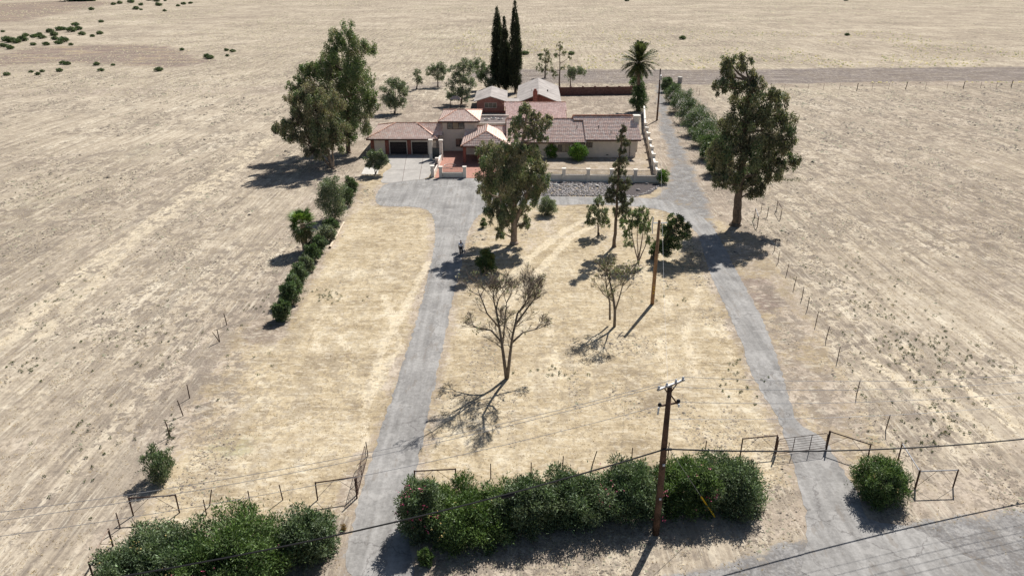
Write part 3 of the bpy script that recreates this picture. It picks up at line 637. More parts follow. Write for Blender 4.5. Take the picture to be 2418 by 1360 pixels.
# rear tiled wing
PINKT = [(0.76,0.53,0.46),(0.82,0.60,0.53),(0.70,0.47,0.41)]
hb('wall', 'stucco', -0.5, 10.3, 142.2, 156, 0, 3.0)
hp(tile_slope(None, [(-1.0,141.6,3.12),(10.7,141.6,3.12),(10.95,150,4.75),(-1.6,150,4.75)], ((-1.0,141.6,3.12),(10.7,141.6,3.12)), cols=PINKT))
hp(tile_slope(None, [(11.2,157,3.2),(-1.8,157,3.2),(-1.6,150.02,4.75),(10.95,150.02,4.75)], ((11.2,157,3.2),(-1.8,157,3.2)), pitch_u=.6, course=.8, cols=PINKT))
hp(ridge_caps(None, (-1.6,150,4.82), (10.95,150,4.82)))

# gate piers and iron gate beside the garage
for x_, y_, lab in ((-13.75,121.0,'tall cream stucco gate pier nearest the garage doors'), (-12.0,120.8,'tall cream stucco gate pier nearest the red tiled terrace')):
    q = thing('gate_pier', lab, 'pier', (x_, y_, 0)); MB().box(-.27,.27,-.27,.27,0,3.2).build('shaft', 'stucco_white', q); MB().box(-.36,.36,-.36,.36,3.202,3.42).build('cap', 'stucco_white', q)
q = thing('iron_gate', 'dark arched iron double gate between two tall cream piers', 'gate', (-12.88, 120.9, 0)); m = MB()
m.bar((-.58,0,.1),(.58,0,.1),.05); m.bar((-.58,0,2.0),(.58,0,2.0),.06)
pts = [(0.57*math.cos(a), 0, 2.05+0.75*math.sin(a)) for a in np.linspace(0, math.pi, 13)]; m.tube(pts, .035, 6); m.bar((-.57,0,.1),(-.57,0,2.05),.05); m.bar((.57,0,.1),(.57,0,2.05),.05); m.build('gate_frame', 'iron', q)
for i in range(9): x_ = -.56+.14*i; MB().bar((x_,0.002,.1),(x_,0.002,2.05+.7*math.sqrt(max(0,1-(x_/.58)**2))),.035).build('bar', 'iron', q)
MB().box(-.56,.56,.03,.05,.12,1.98).build('backing_sheet', plain('gate_sheet', (0.12,0.14,0.14), 0.4, 0.2, 1.5), q)

# terrace wall with piers
def picket_bay(parent, a, b, z0, z1, step=0.16):
    a, b = Vector(a), Vector(b); m = MB(); n = max(2, int((b-a).length/step))
    m.bar(a+Vector((0,0,z1)), b+Vector((0,0,z1)), .05); m.bar(a+Vector((0,0,z0+.06)), b+Vector((0,0,z0+.06)), .04)
    for i in range(1, n): p_ = a.lerp(b, i/n); m.bar(p_+Vector((0,0,z0)), p_+Vector((0,0,z1)), .035)
    return m.build('railing', 'iron', parent)
def pier(parent, p_, w, h, mat='stucco_white'):
    m = MB(); m.box(p_[0]-w/2, p_[0]+w/2, p_[1]-w/2, p_[1]+w/2, -0.05, h-.16); o = m.build('pier', mat, parent)
    MB().box(p_[0]-w*.62, p_[0]+w*.62, p_[1]-w*.62, p_[1]+w*.62, h-.158, h).build('cap', mat, o); return o
def wall_run(parent, a, b, h, th=.24, mat='stucco_white', cap=True):
    a, b = Vector((*a, 0)), Vector((*b, 0)); m = MB(); m.bar(a+Vector((0,0,h/2-.03)), b+Vector((0,0,h/2-.03)), th, h); o = m.build('wall', mat, parent)
    if cap: MB().bar(a+Vector((0,0,h+.005)), b+Vector((0,0,h+.005)), th+.1, .07).build('coping', mat, o)
    return o
W1 = thing('terrace_wall', 'low cream wall with piers and iron railing round the red tiled terrace', 'wall', (0,0,0))
for p_ in ((-12.36,109.7), (-11.05,109.3), (-7.35,109.3)): pier(W1, p_, .5, 1.78)
pier(W1, (-12.15,115.0), .45, 1.75)
wall_run(W1, (-10.78,109.3), (-7.62,109.3), .78); picket_bay(W1, (-10.78,109.3,0), (-7.62,109.3,0), .8, 1.5)
wall_run(W1, (-12.33,110.0), (-12.17,114.74), .7); wall_run(W1, (-12.13,115.26), (-12.02,120.5), .95)
picket_bay(W1, (-12.33,110.0,0), (-12.17,114.74,0), .75, 1.4)
W2 = thing('garden_wall', 'long cream wall with piers and iron railing between rock bed and house garden', 'wall', (0,0,0))
fx = [(-1.6,107.85),(1.5,107.7),(4.7,107.53),(7.9,107.36),(11.58,107.15),(15.11,106.95),(18.69,106.75),(22.2,106.6)]
for i, p_ in enumerate(fx):
    pier(W2, p_, .52, 2.0)
    if i < len(fx)-1:
        a, b = Vector(p_), Vector(fx[i+1]); d = (b-a).normalized()*.27; a2, b2 = a+d, b-d
        wall_run(W2, a2, b2, .98); picket_bay(W2, (a2.x,a2.y,0), (b2.x,b2.y,0), 1.0, 1.78)
W3 = thing('side_wall', 'cream side wall with square capped piers running back along the gravel drive', 'wall', (0,0,0))
sp = [G(x_, y_, 2.0).to_2d() for x_, y_ in ((1549,383),(1544,363),(1540,346),(1536,330),(1532,314),(1528,301),(1525,290))]
sp = [Vector(fx[-1])] + [q for q in sp if q.y > 109]
for i, p_ in enumerate(sp):
    if i: pier(W3, p_, .52, 2.0)
    if i < len(sp)-1:
        d = (sp[i+1]-p_).normalized()*.28; wall_run(W3, p_+d, sp[i+1]-d, 1.35)
wall_run(W3, sp[-1]+Vector((0,.28)), G(1520,268).to_2d(), 1.6)

# rear buildings
SALMON = 'brick_salmon'
Cn = thing('brick_cottage', 'salmon brick cottage with white window and grey gable roof behind the tower', 'house', (0,0,0))
cx0, cx1, cy0, cy1, cp = -7.9, -1.75, 164.8, 180, -4.84
m = MB(); m.box(cx0, cx1, cy0, cy1, 0, 2.62); m.add([(cx0,cy0,2.62),(cx1,cy0,2.62),(cp,cy0,3.5)], [(0,1,2)]); m.build('wall', SALMON, Cn)
for s_, xe in ((-1, cx0-.7), (1, cx1+.7)):
    m = MB(); a = [(xe,cy0-.5,2.55),(xe,cy1,2.55),(cp,cy1,3.72),(cp,cy0-.5,3.72)]; m.add(a+[(q[0],q[1],q[2]-.14) for q in a], [(0,1,2,3),(7,6,5,4),(0,4,5,1),(3,2,6,7),(0,3,7,4),(1,5,6,2)]); m.build('roof', 'shingle', Cn)
window(Cn, -6.1, -3.5, 1.15, 2.15, cy0, 3, frame='frame_white')
MB().box(cx0-.3, cx1+.3, cy0-.06, cy0-.002, 0, .5).build('plinth', 'brick_red', Cn)
Rh = thing('rear_house', 'long rear house with pale grey gable roof and red brick chimney', 'house', (5.8,162,0), R(-1.6))
m = MB(); m.box(-4.2,4.5,1,25.5,0,2.7); m.add([(-4.2,1,2.7),(4.5,1,2.7),(0.1,1,4.3)], [(0,1,2)]); m.build('wall', 'brick_red', Rh)
for s_, xe in ((-1,-4.9), (1,5.2)):
    a = [(xe,0,2.62),(xe,26.2,2.62),(.1,26.2,4.6),(.1,0,4.6)]; m = MB(); m.add(a+[(q[0],q[1],q[2]-.16) for q in a], [(0,1,2,3),(7,6,5,4),(0,4,5,1),(3,2,6,7),(0,3,7,4),(1,5,6,2)]); m.build('roof', 'shingle', Rh)
o = MB().box(-1.2,-.2,-.9,-.1,0,5.3).build('chimney', 'brick_red', Rh); MB().tube([(-.7,-.5,5.3),(-.7,-.5,5.75)], [.5,.34], 4).build('chimney_cap', 'brick_red', o)
m = MB(); m.box(-7.2,-.1,-1.5,5,2.72,2.88); m.build('breezeway_roof', 'shingle', Rh); MB().box(-7,-5.4,3,3.2,0,2.7).build('breezeway_wall', 'stucco', Rh)
MB().tube([(2.2,9,3.3),(2.2,9,4.2)], .14, 8).build('roof_vent', 'iron', Rh); MB().tube([(-1.5,8,3.6),(-1.5,8,4.5)], .06, 6).build('roof_vent', 'frame_white', Rh)
Bf = thing('brick_fence', 'dark red brick boundary wall with pilasters behind the bare side yard', 'wall', (0,0,0))
fa, fb = Vector((11.9,189.4,0)), Vector((30.8,190.8,0))
for i in range(6):
    a, b = fa.lerp(fb, i/6), fa.lerp(fb, (i+1)/6); d = (b-a).normalized()*.22
    wall_run(Bf, (a+d).to_2d(), (b-d).to_2d(), 2.0, .22, 'brick_dark', True); pier(Bf, (a.x, a.y), .42, 2.22, 'brick_dark')
pier(Bf, (fb.x, fb.y), .42, 2.22, 'brick_dark')
# small things round the house
q = thing('garden_hose', 'pale coiled garden hose lying on the red tiled terrace', 'hose', (-10.2,116.6,0.04)); m = MB()
m.tube([(1.0*math.cos(a)*(1-.02*a), 1.0*math.sin(a)*(1-.02*a)*.9, .05+.012*a) for a in np.linspace(0.3, 7.5, 40)], .045, 6); m.build('coil', 'frame_white', q)
m = MB(); m.tube([(-.9,-.3,.03),(-1.6,-.9,.03),(-1.2,-1.6,.03),(-.2,-1.5,.03),(.6,-2.2,.03)], .045, 6); m.build('free_end', 'frame_white', q)
q = thing('garden_canopy', 'small pale garden canopy on posts beside the salmon brick cottage', 'canopy', (-13.2,171.5,0)); m = MB()
m.add([(-1.3,-1,2.0),(1.3,-1,2.0),(1.3,1,2.0),(-1.3,1,2.0),(-.5,0,2.7),(.5,0,2.7)], [(0,1,5,4),(1,2,5),(2,3,4,5),(3,0,4),(3,2,1,0)]); m.build('canopy_top', plain('canopy', (0.5,0.38,0.32), .9, .1), q)
for x_ in (-1.2,1.2):
    for y_ in (-.9,.9): MB().tube([(x_,y_,0),(x_,y_,2.0)], .05, 6).build('post', 'frame_brown', q)
q = thing('concrete_standpipe', 'grey concrete standpipe with white top beside the far dirt road', 'tank', G(1605,197)); m = MB(); m.tube([(0,0,0),(0,0,1.5)], .62, 16); m.build('shaft', 'concrete', q)
MB().tube([(0,0,1.5),(0,0,1.72),(0,0,1.78)], [.68,.68,.5], 16).build('lid', 'concrete_pale', q)

# ------------------------------------------------------------------ cobbles and boulders in the front bed
def rocks(pts, sz, cols):
    o8 = np.array([(1,0,0),(0,1,0),(-1,0,0),(0,-1,0),(.6,.6,.55),(-.6,.6,.55),(-.6,-.6,.55),(.6,-.6,.55),(0,0,.8)], float)
    fc = [(0,1,4),(1,2,5),(2,3,6),(3,0,7),(4,1,5),(5,2,6),(6,3,7),(7,0,4),(4,5,8),(5,6,8),(6,7,8),(7,4,8)]
    n = len(pts); a = rng.uniform(0, 6.28, n); s_ = sz[:, None] * rng.uniform(.7, 1.3, (n, 3))
    v = o8[None] * s_[:, None] * rng.uniform(.82, 1.18, (n, 9, 3)); ca, sa = np.cos(a)[:, None], np.sin(a)[:, None]
    x, y = v[..., 0]*ca - v[..., 1]*sa, v[..., 0]*sa + v[..., 1]*ca
    v = np.stack([x, y, v[..., 2]], -1) + np.concatenate([pts, np.zeros((n, 1))], 1)[:, None]
    f = (np.arange(n)[:, None, None]*9 + np.array(fc)[None]).reshape(-1, 3)
    c_ = np.array(cols)[rng.choice(len(cols), n)] * np.exp(rng.normal(0, .2, n))[:, None]
    return v.reshape(-1, 3), f, np.repeat(np.clip(c_, 0, 1), 9, 0)
bed = P([(1180,430),(1283,430),(1446,432),(1440,464),(1272,463),(1195,462)])
bx = rng.uniform(min(q.x for q in bed), max(q.x for q in bed), 5200); by = rng.uniform(98, 107.4, 5200); ok = pip(bx, by, bed); pts = np.stack([bx[ok], by[ok]], 1)
edge_pts = np.array([G(1440+(1556-1440)*u, 465 - 26*max(0, (u-.45)/.55)**1.6 + rng.normal(0, 1.0)).to_2d()[:] for u in rng.random(240)])
pts = np.concatenate([pts, edge_pts]); v, f, c_ = rocks(pts, rng.uniform(.08, .19, len(pts)), [(.30,.28,.27),(.42,.39,.37),(.24,.22,.21),(.15,.14,.135),(.34,.29,.26)])
o = mesh_obj('river_cobbles', v, f, 'rock', None, c_); tag(o, 'grey river cobbles spread in the bed below the garden wall', 'cobbles', kind='stuff')
for (x_, y_), s_, lab in (((1507,450), .42, 'dark boulder in the mulch bed near the cobble edge'), ((1527,435), .36, 'grey boulder against the garden wall corner in the mulch bed')):
    v, f, c_ = rocks(np.array([[0., 0.]]), np.array([s_]), [(.22,.20,.19)]); o = mesh_obj('boulder', v, f, 'rock', None, c_); o.location = G(x_, y_); tag(o, lab, 'boulder')
for x_, y_, lab in ((1313,439,'leftmost of three pale flat stones on the cobbles'), (1357,440,'middle one of three pale flat stones on the cobbles'), (1409,441,'rightmost of three pale flat stones on the cobbles')):
    v, f, c_ = rocks(np.array([[0., 0.]]), np.array([.42]), [(.45,.43,.40)]); v[:, 2] *= .45; v[:, 2] += .12; o = mesh_obj('flat_stone', v, f, 'rock', None, c_); o.location = G(x_, y_); tag(o, lab, 'stone')
def settle(root, loc):
    for ch in root.children: ch.matrix_parent_inverse = Matrix.Translation(-Vector(loc))
    root.location = loc
for o_, l_ in ((W1,(-10,109.3,0)), (W2,(10,107.2,0)), (W3,(24.5,125,0)), (Cn,(-4.8,165,0)), (Bf,(21,190,0))): settle(o_, l_)

# ------------------------------------------------------------------ big trees
b = G(823,362); Y = b.y
tree('eucalyptus_tree', 'tallest green eucalyptus tree beside the garage, rising behind the brownish one', 'tree', b,
     [b, V(818,300,Y), V(815,230,Y), V(822,150,Y), V(825,90,Y)],
     [lob(825,85,38,28,Y,0), lob(790,100,28,24,Y,1), lob(862,112,28,22,Y,-1), lob(820,130,48,32,Y,0), lob(775,140,30,26,Y,2), lob(765,170,36,28,Y,1), lob(835,175,44,34,Y,-1), lob(800,205,52,34,Y,0), lob(730,178,30,22,Y,1),
      lob(850,220,34,30,Y,0), lob(868,250,26,32,Y,1), lob(850,275,34,34,Y,-1), lob(820,265,46,40,Y,1), lob(780,250,44,38,Y,2), lob(712,190,24,16,Y,1), lob(690,205,22,14,Y,0), lob(815,315,30,26,Y,0), lob(745,205,36,30,Y,1), lob(760,230,40,34,Y,2), lob(800,160,44,34,Y,1), lob(735,160,26,20,Y,2), lob(870,185,22,20,Y,0), lob(885,235,14,22,Y,1), lob(795,290,40,34,Y,2)],
     EUC_G + EUC[:3], 62000, 0.34, 0.12, 'droop', 0.42, 'bark', 9, 0.38)
b = G(787,400); Y = b.y
tree('eucalyptus_tree', 'brownish leaning multi-stemmed eucalyptus nearest the left hedge row', 'tree', b,
     [b, V(775,360,Y), V(760,310,Y), V(750,250,Y)],
     [lob(745,235,38,30,Y,0), lob(715,250,34,26,Y,1), lob(705,285,32,22,Y,0), lob(670,295,26,18,Y,-1), lob(690,318,34,16,Y,0), lob(660,302,18,14,Y,1), lob(755,285,44,30,Y,-1), lob(790,295,36,28,Y,0), lob(730,335,40,24,Y,0),
      lob(770,335,36,24,Y,-1), lob(795,335,26,24,Y,1), lob(745,360,26,14,Y,-1), lob(690,235,24,16,Y,0), lob(780,240,34,24,Y,-1), lob(725,215,30,22,Y,1), lob(735,300,40,28,Y,1), lob(760,310,44,30,Y,0)],
     EUC + [(0.15,0.12,0.085)], 44000, 0.34, 0.11, 'droop', 0.3, 'bark_pale', 9, 0.38,
     extra_trunks=([b, V(750,360,Y), V(705,325,Y), V(665,305,Y)], [b, V(785,350,Y), V(785,300,Y)], [b, V(765,350,Y+1), V(735,310,Y+1)]))
b = G(1214,576); Y = b.y
tree('eucalyptus_tree', 'brown-green eucalyptus in front of the entry, between house and driveway fork', 'tree', b,
     [b, V(1214,520,Y), V(1218,450,Y), V(1225,370,Y), V(1240,300,Y), V(1245,260,Y)],
     [lob(1240,262,20,18,Y,0), lob(1262,275,16,16,Y,1), lob(1225,285,18,18,Y,-1), lob(1280,290,20,18,Y,0), lob(1215,310,16,14,Y,0), lob(1300,278,12,12,Y,1), lob(1255,312,22,18,Y,0), lob(1280,325,16,14,Y,-1),
      lob(1200,350,38,24,Y,0), lob(1160,358,36,24,Y,1), lob(1240,360,38,24,Y,-1), lob(1270,390,32,18,Y,1), lob(1180,395,52,28,Y,-1), lob(1230,410,44,28,Y,1), lob(1155,410,32,30,Y,0), lob(1265,430,34,28,Y,0), lob(1195,440,52,30,Y,-1),
      lob(1150,450,28,24,Y,1), lob(1245,460,34,26,Y,0), lob(1175,475,38,26,Y,1), lob(1215,480,32,24,Y,-1), lob(1165,505,26,22,Y,0), lob(1240,495,20,24,Y,1), lob(1195,520,22,28,Y,-1), lob(1182,548,14,16,Y,0), lob(1240,525,14,20,Y,0)],
     EUC, 50000, 0.29, 0.095, 'droop', 0.42, 'bark_pale', 9, 0.38, extra_trunks=([V(1214,530,Y), V(1235,480,Y), V(1250,440,Y)], [V(1214,530,Y), V(1185,480,Y), V(1170,430,Y)]))
b = G(1736,532); Y = b.y
tree('eucalyptus_tree', 'large dark eucalyptus leaning over the right bend of the driveway loop', 'tree', b,
     [b, V(1745,470,Y), V(1752,400,Y), V(1755,330,Y), V(1765,260,Y), V(1770,190,Y)],
     [lob(1722,145,24,18,Y,0), lob(1755,150,22,18,Y,1), lob(1718,175,28,22,Y,0), lob(1700,205,24,16,Y,-1), lob(1735,200,24,20,Y,1), lob(1780,185,26,20,Y,0), lob(1775,215,34,26,Y,-1), lob(1750,240,36,28,Y,1), lob(1790,250,36,28,Y,0),
      lob(1830,232,36,22,Y,0), lob(1820,270,36,24,Y,1), lob(1765,285,50,30,Y,-1), lob(1850,290,32,24,Y,0), lob(1725,300,34,26,Y,1), lob(1800,315,56,34,Y,0), lob(1855,325,30,28,Y,-1), lob(1730,340,44,30,Y,0), lob(1700,365,30,30,Y,1),
      lob(1775,360,56,34,Y,-1), lob(1835,360,42,30,Y,1), lob(1870,385,26,18,Y,0), lob(1715,395,36,26,Y,0), lob(1770,400,48,28,Y,1), lob(1825,400,38,24,Y,0), lob(1700,425,24,18,Y,-1), lob(1735,430,30,22,Y,0), lob(1785,435,36,20,Y,0), lob(1775,455,16,14,Y,0)],
     EUC + [(0.11,0.11,0.07),(0.09,0.10,0.06)], 64000, 0.31, 0.10, 'droop', 0.62, 'bark', 10, 0.38)
b = G(1450,583); Y = b.y
tree('conifer_tree', 'tall thin straggly conifer standing in front of the garden wall', 'tree', b,
     [b, V(1454,520,Y), V(1458,440,Y), V(1464,370,Y), V(1471,295,Y)],
     [lob(1471,305,10,14,Y,0), lob(1466,325,12,12,Y,0), lob(1478,335,10,12,Y,.3), lob(1468,355,13,13,Y,0), lob(1472,378,14,14,Y,-.3), lob(1458,388,12,12,Y,.3), lob(1466,405,18,12,Y,0), lob(1452,425,18,12,Y,.5), lob(1475,428,18,12,Y,-.5),
      lob(1440,448,16,12,Y,0), lob(1468,450,22,14,Y,.5), lob(1448,468,20,12,Y,-.5), lob(1478,475,18,16,Y,0), lob(1462,492,22,12,Y,.5), lob(1478,502,14,14,Y,-.3), lob(1435,470,12,10,Y,0), lob(1472,520,10,10,Y,0)],
     [(0.13,0.14,0.085),(0.175,0.175,0.115),(0.13,0.14,0.085),(0.21,0.20,0.13)], 9500, 0.26, 0.08, 'droop', 0.22, 'bark', 7, 0.36)
b = G(1413,556); Y = b.y
tree('young_tree', 'small grey-green young tree left of the thin conifer', 'tree', b, [b, V(1412,530,Y), V(1413,490,Y)],
     [lob(1412,475,16,14,Y,0), lob(1398,495,16,14,Y,.3), lob(1425,500,18,14,Y,-.3), lob(1408,515,22,14,Y,0), lob(1432,525,14,12,Y,.4), lob(1392,522,12,10,Y,0)], EUC[:2]+OLIVE[:2], 3600, 0.26, 0.09, 'droop', 0.13, 'bark', 7, 0.36)
b = G(1507,620); Y = b.y
tree('young_tree', 'airy many-stemmed small tree between the thin conifer and the brown utility pole', 'tree', b, [b, V(1515,570,Y), V(1522,520,Y)],
     [lob(1490,505,18,12,Y,0), lob(1512,500,20,12,Y,.4), lob(1532,515,14,14,Y,-.3), lob(1480,525,18,14,Y,.4), lob(1503,528,24,16,Y,0), lob(1525,540,18,16,Y,.5), lob(1478,548,16,14,Y,0), lob(1535,565,10,12,Y,0), lob(1484,575,12,14,Y,.4)],
     EUC_G+EUC[:2], 4200, 0.24, 0.085, 'droop', 0.11, 'bark_pale', 7, 0.34, extra_trunks=([b, V(1495,570,Y), V(1487,520,Y)], [b, V(1505,570,Y), V(1505,510,Y)], [b, V(1524,580,Y+.3), V(1532,530,Y+.3)]))
b = G(1540,612); Y = b.y
tree('leaning_tree', 'dense dark green tree leaning right behind the brown utility pole', 'tree', b, [b, V(1565,580,Y), V(1590,545,Y), V(1600,520,Y)],
     [lob(1592,520,20,14,Y,.5), lob(1612,535,18,14,Y,0), lob(1578,535,20,16,Y,0), lob(1600,555,28,18,Y,-.4), lob(1570,565,26,20,Y,.6), lob(1590,580,26,16,Y,0), lob(1555,585,18,16,Y,0), lob(1542,600,12,10,Y,0), lob(1570,597,16,12,Y,-.5)],
     DARKG+EUC[:1], 11000, 0.22, 0.09, 'out', 0.2, 'bark', 8, 0.36)
# olives and orchard behind the house
OL = (('olive_tree', 'large grey-green olive tree behind the garage', (932,268), [(935,205,26,20),(915,220,18,18),(952,218,18,18),(930,235,28,18),(945,245,16,12),(918,242,14,12)], 9000),
      ('olive_tree', 'small slender olive sapling standing alone left of the orchard row', (984,211), [(986,175,10,10),(984,186,11,9),(990,192,8,8)], 1500),
      ('olive_tree', 'round olive tree with clear trunk at the left of the orchard row', (1034,206), [(1033,158,18,12),(1018,168,12,12),(1048,168,14,12),(1034,178,20,11)], 5000),
      ('olive_tree', 'tall grey olive tree left of the salmon brick cottage', (1090,246), [(1095,155,22,14),(1075,170,18,16),(1112,165,18,16),(1085,190,22,18),(1068,200,16,16),(1105,195,18,20),(1075,222,20,16),(1100,222,20,18),(1062,220,14,14)], 11000),
      ('olive_tree', 'dark green tree between the olives and the cypresses', (1152,212), [(1122,150,16,12),(1138,158,18,14),(1155,170,20,16),(1135,178,18,14),(1165,185,18,14)], 6500),
      ('olive_tree', 'pale low olive bush at the foot of the cypresses', (1162,214), [(1158,190,12,12),(1166,200,12,10),(1155,203,10,8)], 2600),
      ('olive_tree', 'small leaning olive tree beyond the brick boundary wall', (1347,206), [(1348,168,14,11),(1366,166,16,10),(1376,172,10,8),(1345,182,12,10)], 3600))
for nm, lab, bp, lb, n_ in OL:
    b = G(*bp); Y = b.y; cols = OLIVE if 'dark' not in lab else DARKG + OLIVE[:2]
    tree(nm, lab, 'tree', b, [b, V((bp[0]+lb[0][0])/2, bp[1]*.6+lb[0][1]*.4, Y), V(lb[0][0], lb[0][1], Y)], [lob(*l, Y=Y, dy=rng.uniform(-1,1)) for l in lb], cols, n_, 0.34, 0.13, 'out', 0.2, 'bark', 8, 0.38)
b = G(887,412); Y = b.y
tree('olive_tree', 'small olive tree in the soil bed in front of the garage', 'tree', b, [b, V(884,398,Y), V(882,380,Y)], [lob(890,365,20,12,Y,0), lob(876,375,14,14,Y,.3), lob(905,375,13,13,Y,-.3), lob(890,385,24,13,Y,0), lob(875,390,10,9,Y,0)],
     OLIVE+[(0.10,0.14,0.07)], 7000, 0.26, 0.10, 'out', 0.12, 'bark_pale', 8, 0.38, extra_trunks=([b, V(893,395,Y), V(902,375,Y)],))
for bp, lb, lab, n_ in (((1287,184), [(1290,125,10,9),(1280,140,10,10),(1296,145,10,12),(1275,160,10,12),(1288,165,9,9)], 'thin brownish tree behind the rear house, left of the taller one', 2200),
                        ((1321,207), [(1322,108,8,10),(1332,125,7,7),(1312,128,8,9),(1345,135,6,6),(1306,165,9,8),(1312,178,7,6),(1330,160,6,6)], 'tall sparse half-bare tree behind the brick boundary wall', 1700)):
    b = G(*bp); Y = b.y
    tree('sparse_tree', lab, 'tree', b, [b, V(bp[0]+1, bp[1]*.6+lb[0][1]*.4, Y), V(lb[0][0], lb[0][1]-10, Y)], [lob(*l, Y=Y, dy=rng.uniform(-1,1)) for l in lb], EUC+OLIVE[:1], n_, 0.36, 0.12, 'droop', 0.26, 'bark', 6, 0.4)
# cypresses: columns of upright sprays
def cypress(lab, bp, tip, wpx):
    b = G(*bp); Y = b.y; top = V(*tip, Y); h = top.z; lean = (top.x - b.x) / h; rw = wpx / 2 / SC(Y, h/2)
    root = thing('cypress_tree', lab, 'tree', b, group='cypress columns behind the house'); cs, rs = [], []
    for k in range(150):
        z = h * (0.06 + 0.93 * rng.random()); u = z / h; w = rw * (min(1, (u/.16)**.6) if u < .16 else (1-((u-.16)/.84)**1.7) ** .8 + 0.04); a = rng.uniform(0, 6.28)
        cs.append((lean*z + .62*w*math.cos(a), .62*w*math.sin(a), z)); q = max(.16, w*.42)*rng.uniform(.8,1.25); rs.append((q, q, q*2.4))
    cs, rs = np.array(cs), np.array(rs); vol = rs.prod(1)**.6; cnt = np.maximum(10, 17000*vol/vol.sum()).astype(int)
    v, f, c_ = leaf_mesh(cs, rs, cnt, .5, .15, 'up', CYP, .3, .45); mesh_obj('crown', v, f, 'leaf', root, c_)
    MB().tube([(0,0,-.1),(lean*h*.4,0,h*.4),(lean*h*.9,0,h*.9)], [.35,.22,.05], 8).build('trunk', 'bark', root)
cypress('leftmost broad dark cypress column behind the house', (1178,212), (1173,15), 36)
cypress('middle shortest dark cypress column behind the house', (1194,217), (1190,42), 30)
cypress('rightmost tallest dark cypress column reaching the photo top', (1217,219), (1216,2), 33)

# ------------------------------------------------------------------ palms
def frond_mesh(name, L, droop, nl, ll, cols, v_up=.35):
    vs, fs, cc = [], [], []; n = 16; pts = []
    for i in range(n+1):
        u = i/n; pts.append(np.array([L*u*(1-.18*u*droop), 0, L*(.32*u - droop*.62*u*u)]))
    for i in range(n):
        a, b_ = pts[i], pts[i+1]; w = .035*(1-i/n)+.008; k = len(vs)
        vs += [a+[0,-w,0], a+[0,w,0], b_+[0,w,0], b_+[0,-w,0]]; fs.append((k,k+1,k+2,k+3)); cc += [(.16,.17,.06)]*4
    for i in range(nl):
        u = .12 + .86*i/nl; j = min(n-1, int(u*n)); p_ = pts[j] + (pts[j+1]-pts[j])*(u*n-j); l = ll*math.sin(math.pi*min(.98, u*.85+.1))**.6
        for s_ in (-1, 1):
            d = np.array([.55, s_*.85, v_up - .55*rng.random()]); d /= np.linalg.norm(d); k = len(vs); w = .075
            vs += [p_+[-w,0,0], p_+[w,0,0], p_+d*l]; fs.append((k,k+1,k+2)); c_ = np.array(cols[rng.integers(len(cols))])*np.exp(rng.normal(0,.2)); cc += [c_]*3
    me_o = mesh_obj(name, np.array(vs), fs, 'leaf', None, np.array(cc)); me = me_o.data; bpy.data.objects.remove(me_o); return me
def place_leaf(root, me, name, loc, az, el, roll=0.0, s_=1.0):
    o = bpy.data.objects.new(name, me); link(o, root); o.location = loc
    o.rotation_euler = (Matrix.Rotation(az, 3, 'Z') @ Matrix.Rotation(-el, 3, 'Y') @ Matrix.Rotation(roll, 3, 'X')).to_euler(); o.scale = (s_,)*3; return o
b = G(1507,262); Y = b.y; hub = V(1509,148,Y)
root = thing('date_palm', 'tall date palm with feathery crown beside the back utility pole', 'palm tree', b)
h = hub.z; dxp = hub.x - b.x
MB().tube([(dxp*i/8, 0, h*i/8) for i in range(9)], [.55,.42,.4,.38,.38,.38,.4,.45,.5], 10).build('trunk', 'bark', root, True)
PC = [(.085,.11,.045),(.11,.135,.055),(.065,.08,.035),(.15,.16,.07)]; PD = [(.14,.12,.075),(.10,.088,.055)]
fm = [frond_mesh('frond', 5.0, dr_, 42, .85, PC) for dr_ in (.35,.5,.6,.65)] + [frond_mesh('frond', 4.2, .55, 36, .7, PD + PC[:1])]
for i in range(96):
    u = (i+.5)/96; el = R(80 - 138*u + rng.uniform(-6,6)); k = min(3, int(u*4)) if u < .86 else 4
    place_leaf(root, fm[k], 'frond', (dxp, 0, h+.1-.5*u), i*2.39996, el, rng.uniform(-.3,.3), rng.uniform(.9,1.08))
def fan_mesh(L, cols):
    vs, fs, cc = [], [], []; n = 22; pet = L*.55
    vs += [(0,-.03,0),(0,.03,0),(pet,.02,0),(pet,-.02,0)]; fs.append((0,1,2,3)); cc += [(.16,.16,.05)]*4
    for i in range(n):
        a0, a1 = R(-125+250*i/n), R(-125+250*(i+1)/n); am = (a0+a1)/2; r1 = L*.6*(.75+.25*math.cos(am*.7)); k = len(vs); dz = -.28*L*(.5+.5*rng.random())*(1-math.cos(am)*.3)
        vs += [(pet,0,0),(pet+r1*.62*math.cos(a0),r1*.62*math.sin(a0),.04+dz*.25),(pet+r1*1.05*math.cos(am),r1*1.05*math.sin(am),dz),(pet+r1*.62*math.cos(a1),r1*.62*math.sin(a1),.04+dz*.25)]
        fs.append((k,k+1,k+2,k+3)); c_ = np.array(cols[rng.integers(len(cols))])*np.exp(rng.normal(0,.15)); cc += [c_]*4
    o = mesh_obj('frond', np.array(vs), fs, 'leaf', None, np.array(cc)); me = o.data; bpy.data.objects.remove(o); return me
b = G(722,592); Y = b.y; hub = V(722,528,Y); h = hub.z
root = thing('fan_palm', 'short bright green fan palm left of the hedge row', 'palm tree', b)
MB().tube([(0,0,-.1),(0,0,h*.5),(0,0,h)], [.38,.32,.26], 10).build('trunk', 'bark_pale', root)
fg = [fan_mesh(1.75, [(.13,.20,.045),(.16,.24,.06),(.10,.16,.04)]), fan_mesh(1.6, [(.10,.16,.045),(.08,.12,.04)]), fan_mesh(1.5, [(.09,.11,.04),(.24,.20,.10),(.12,.12,.05)])]
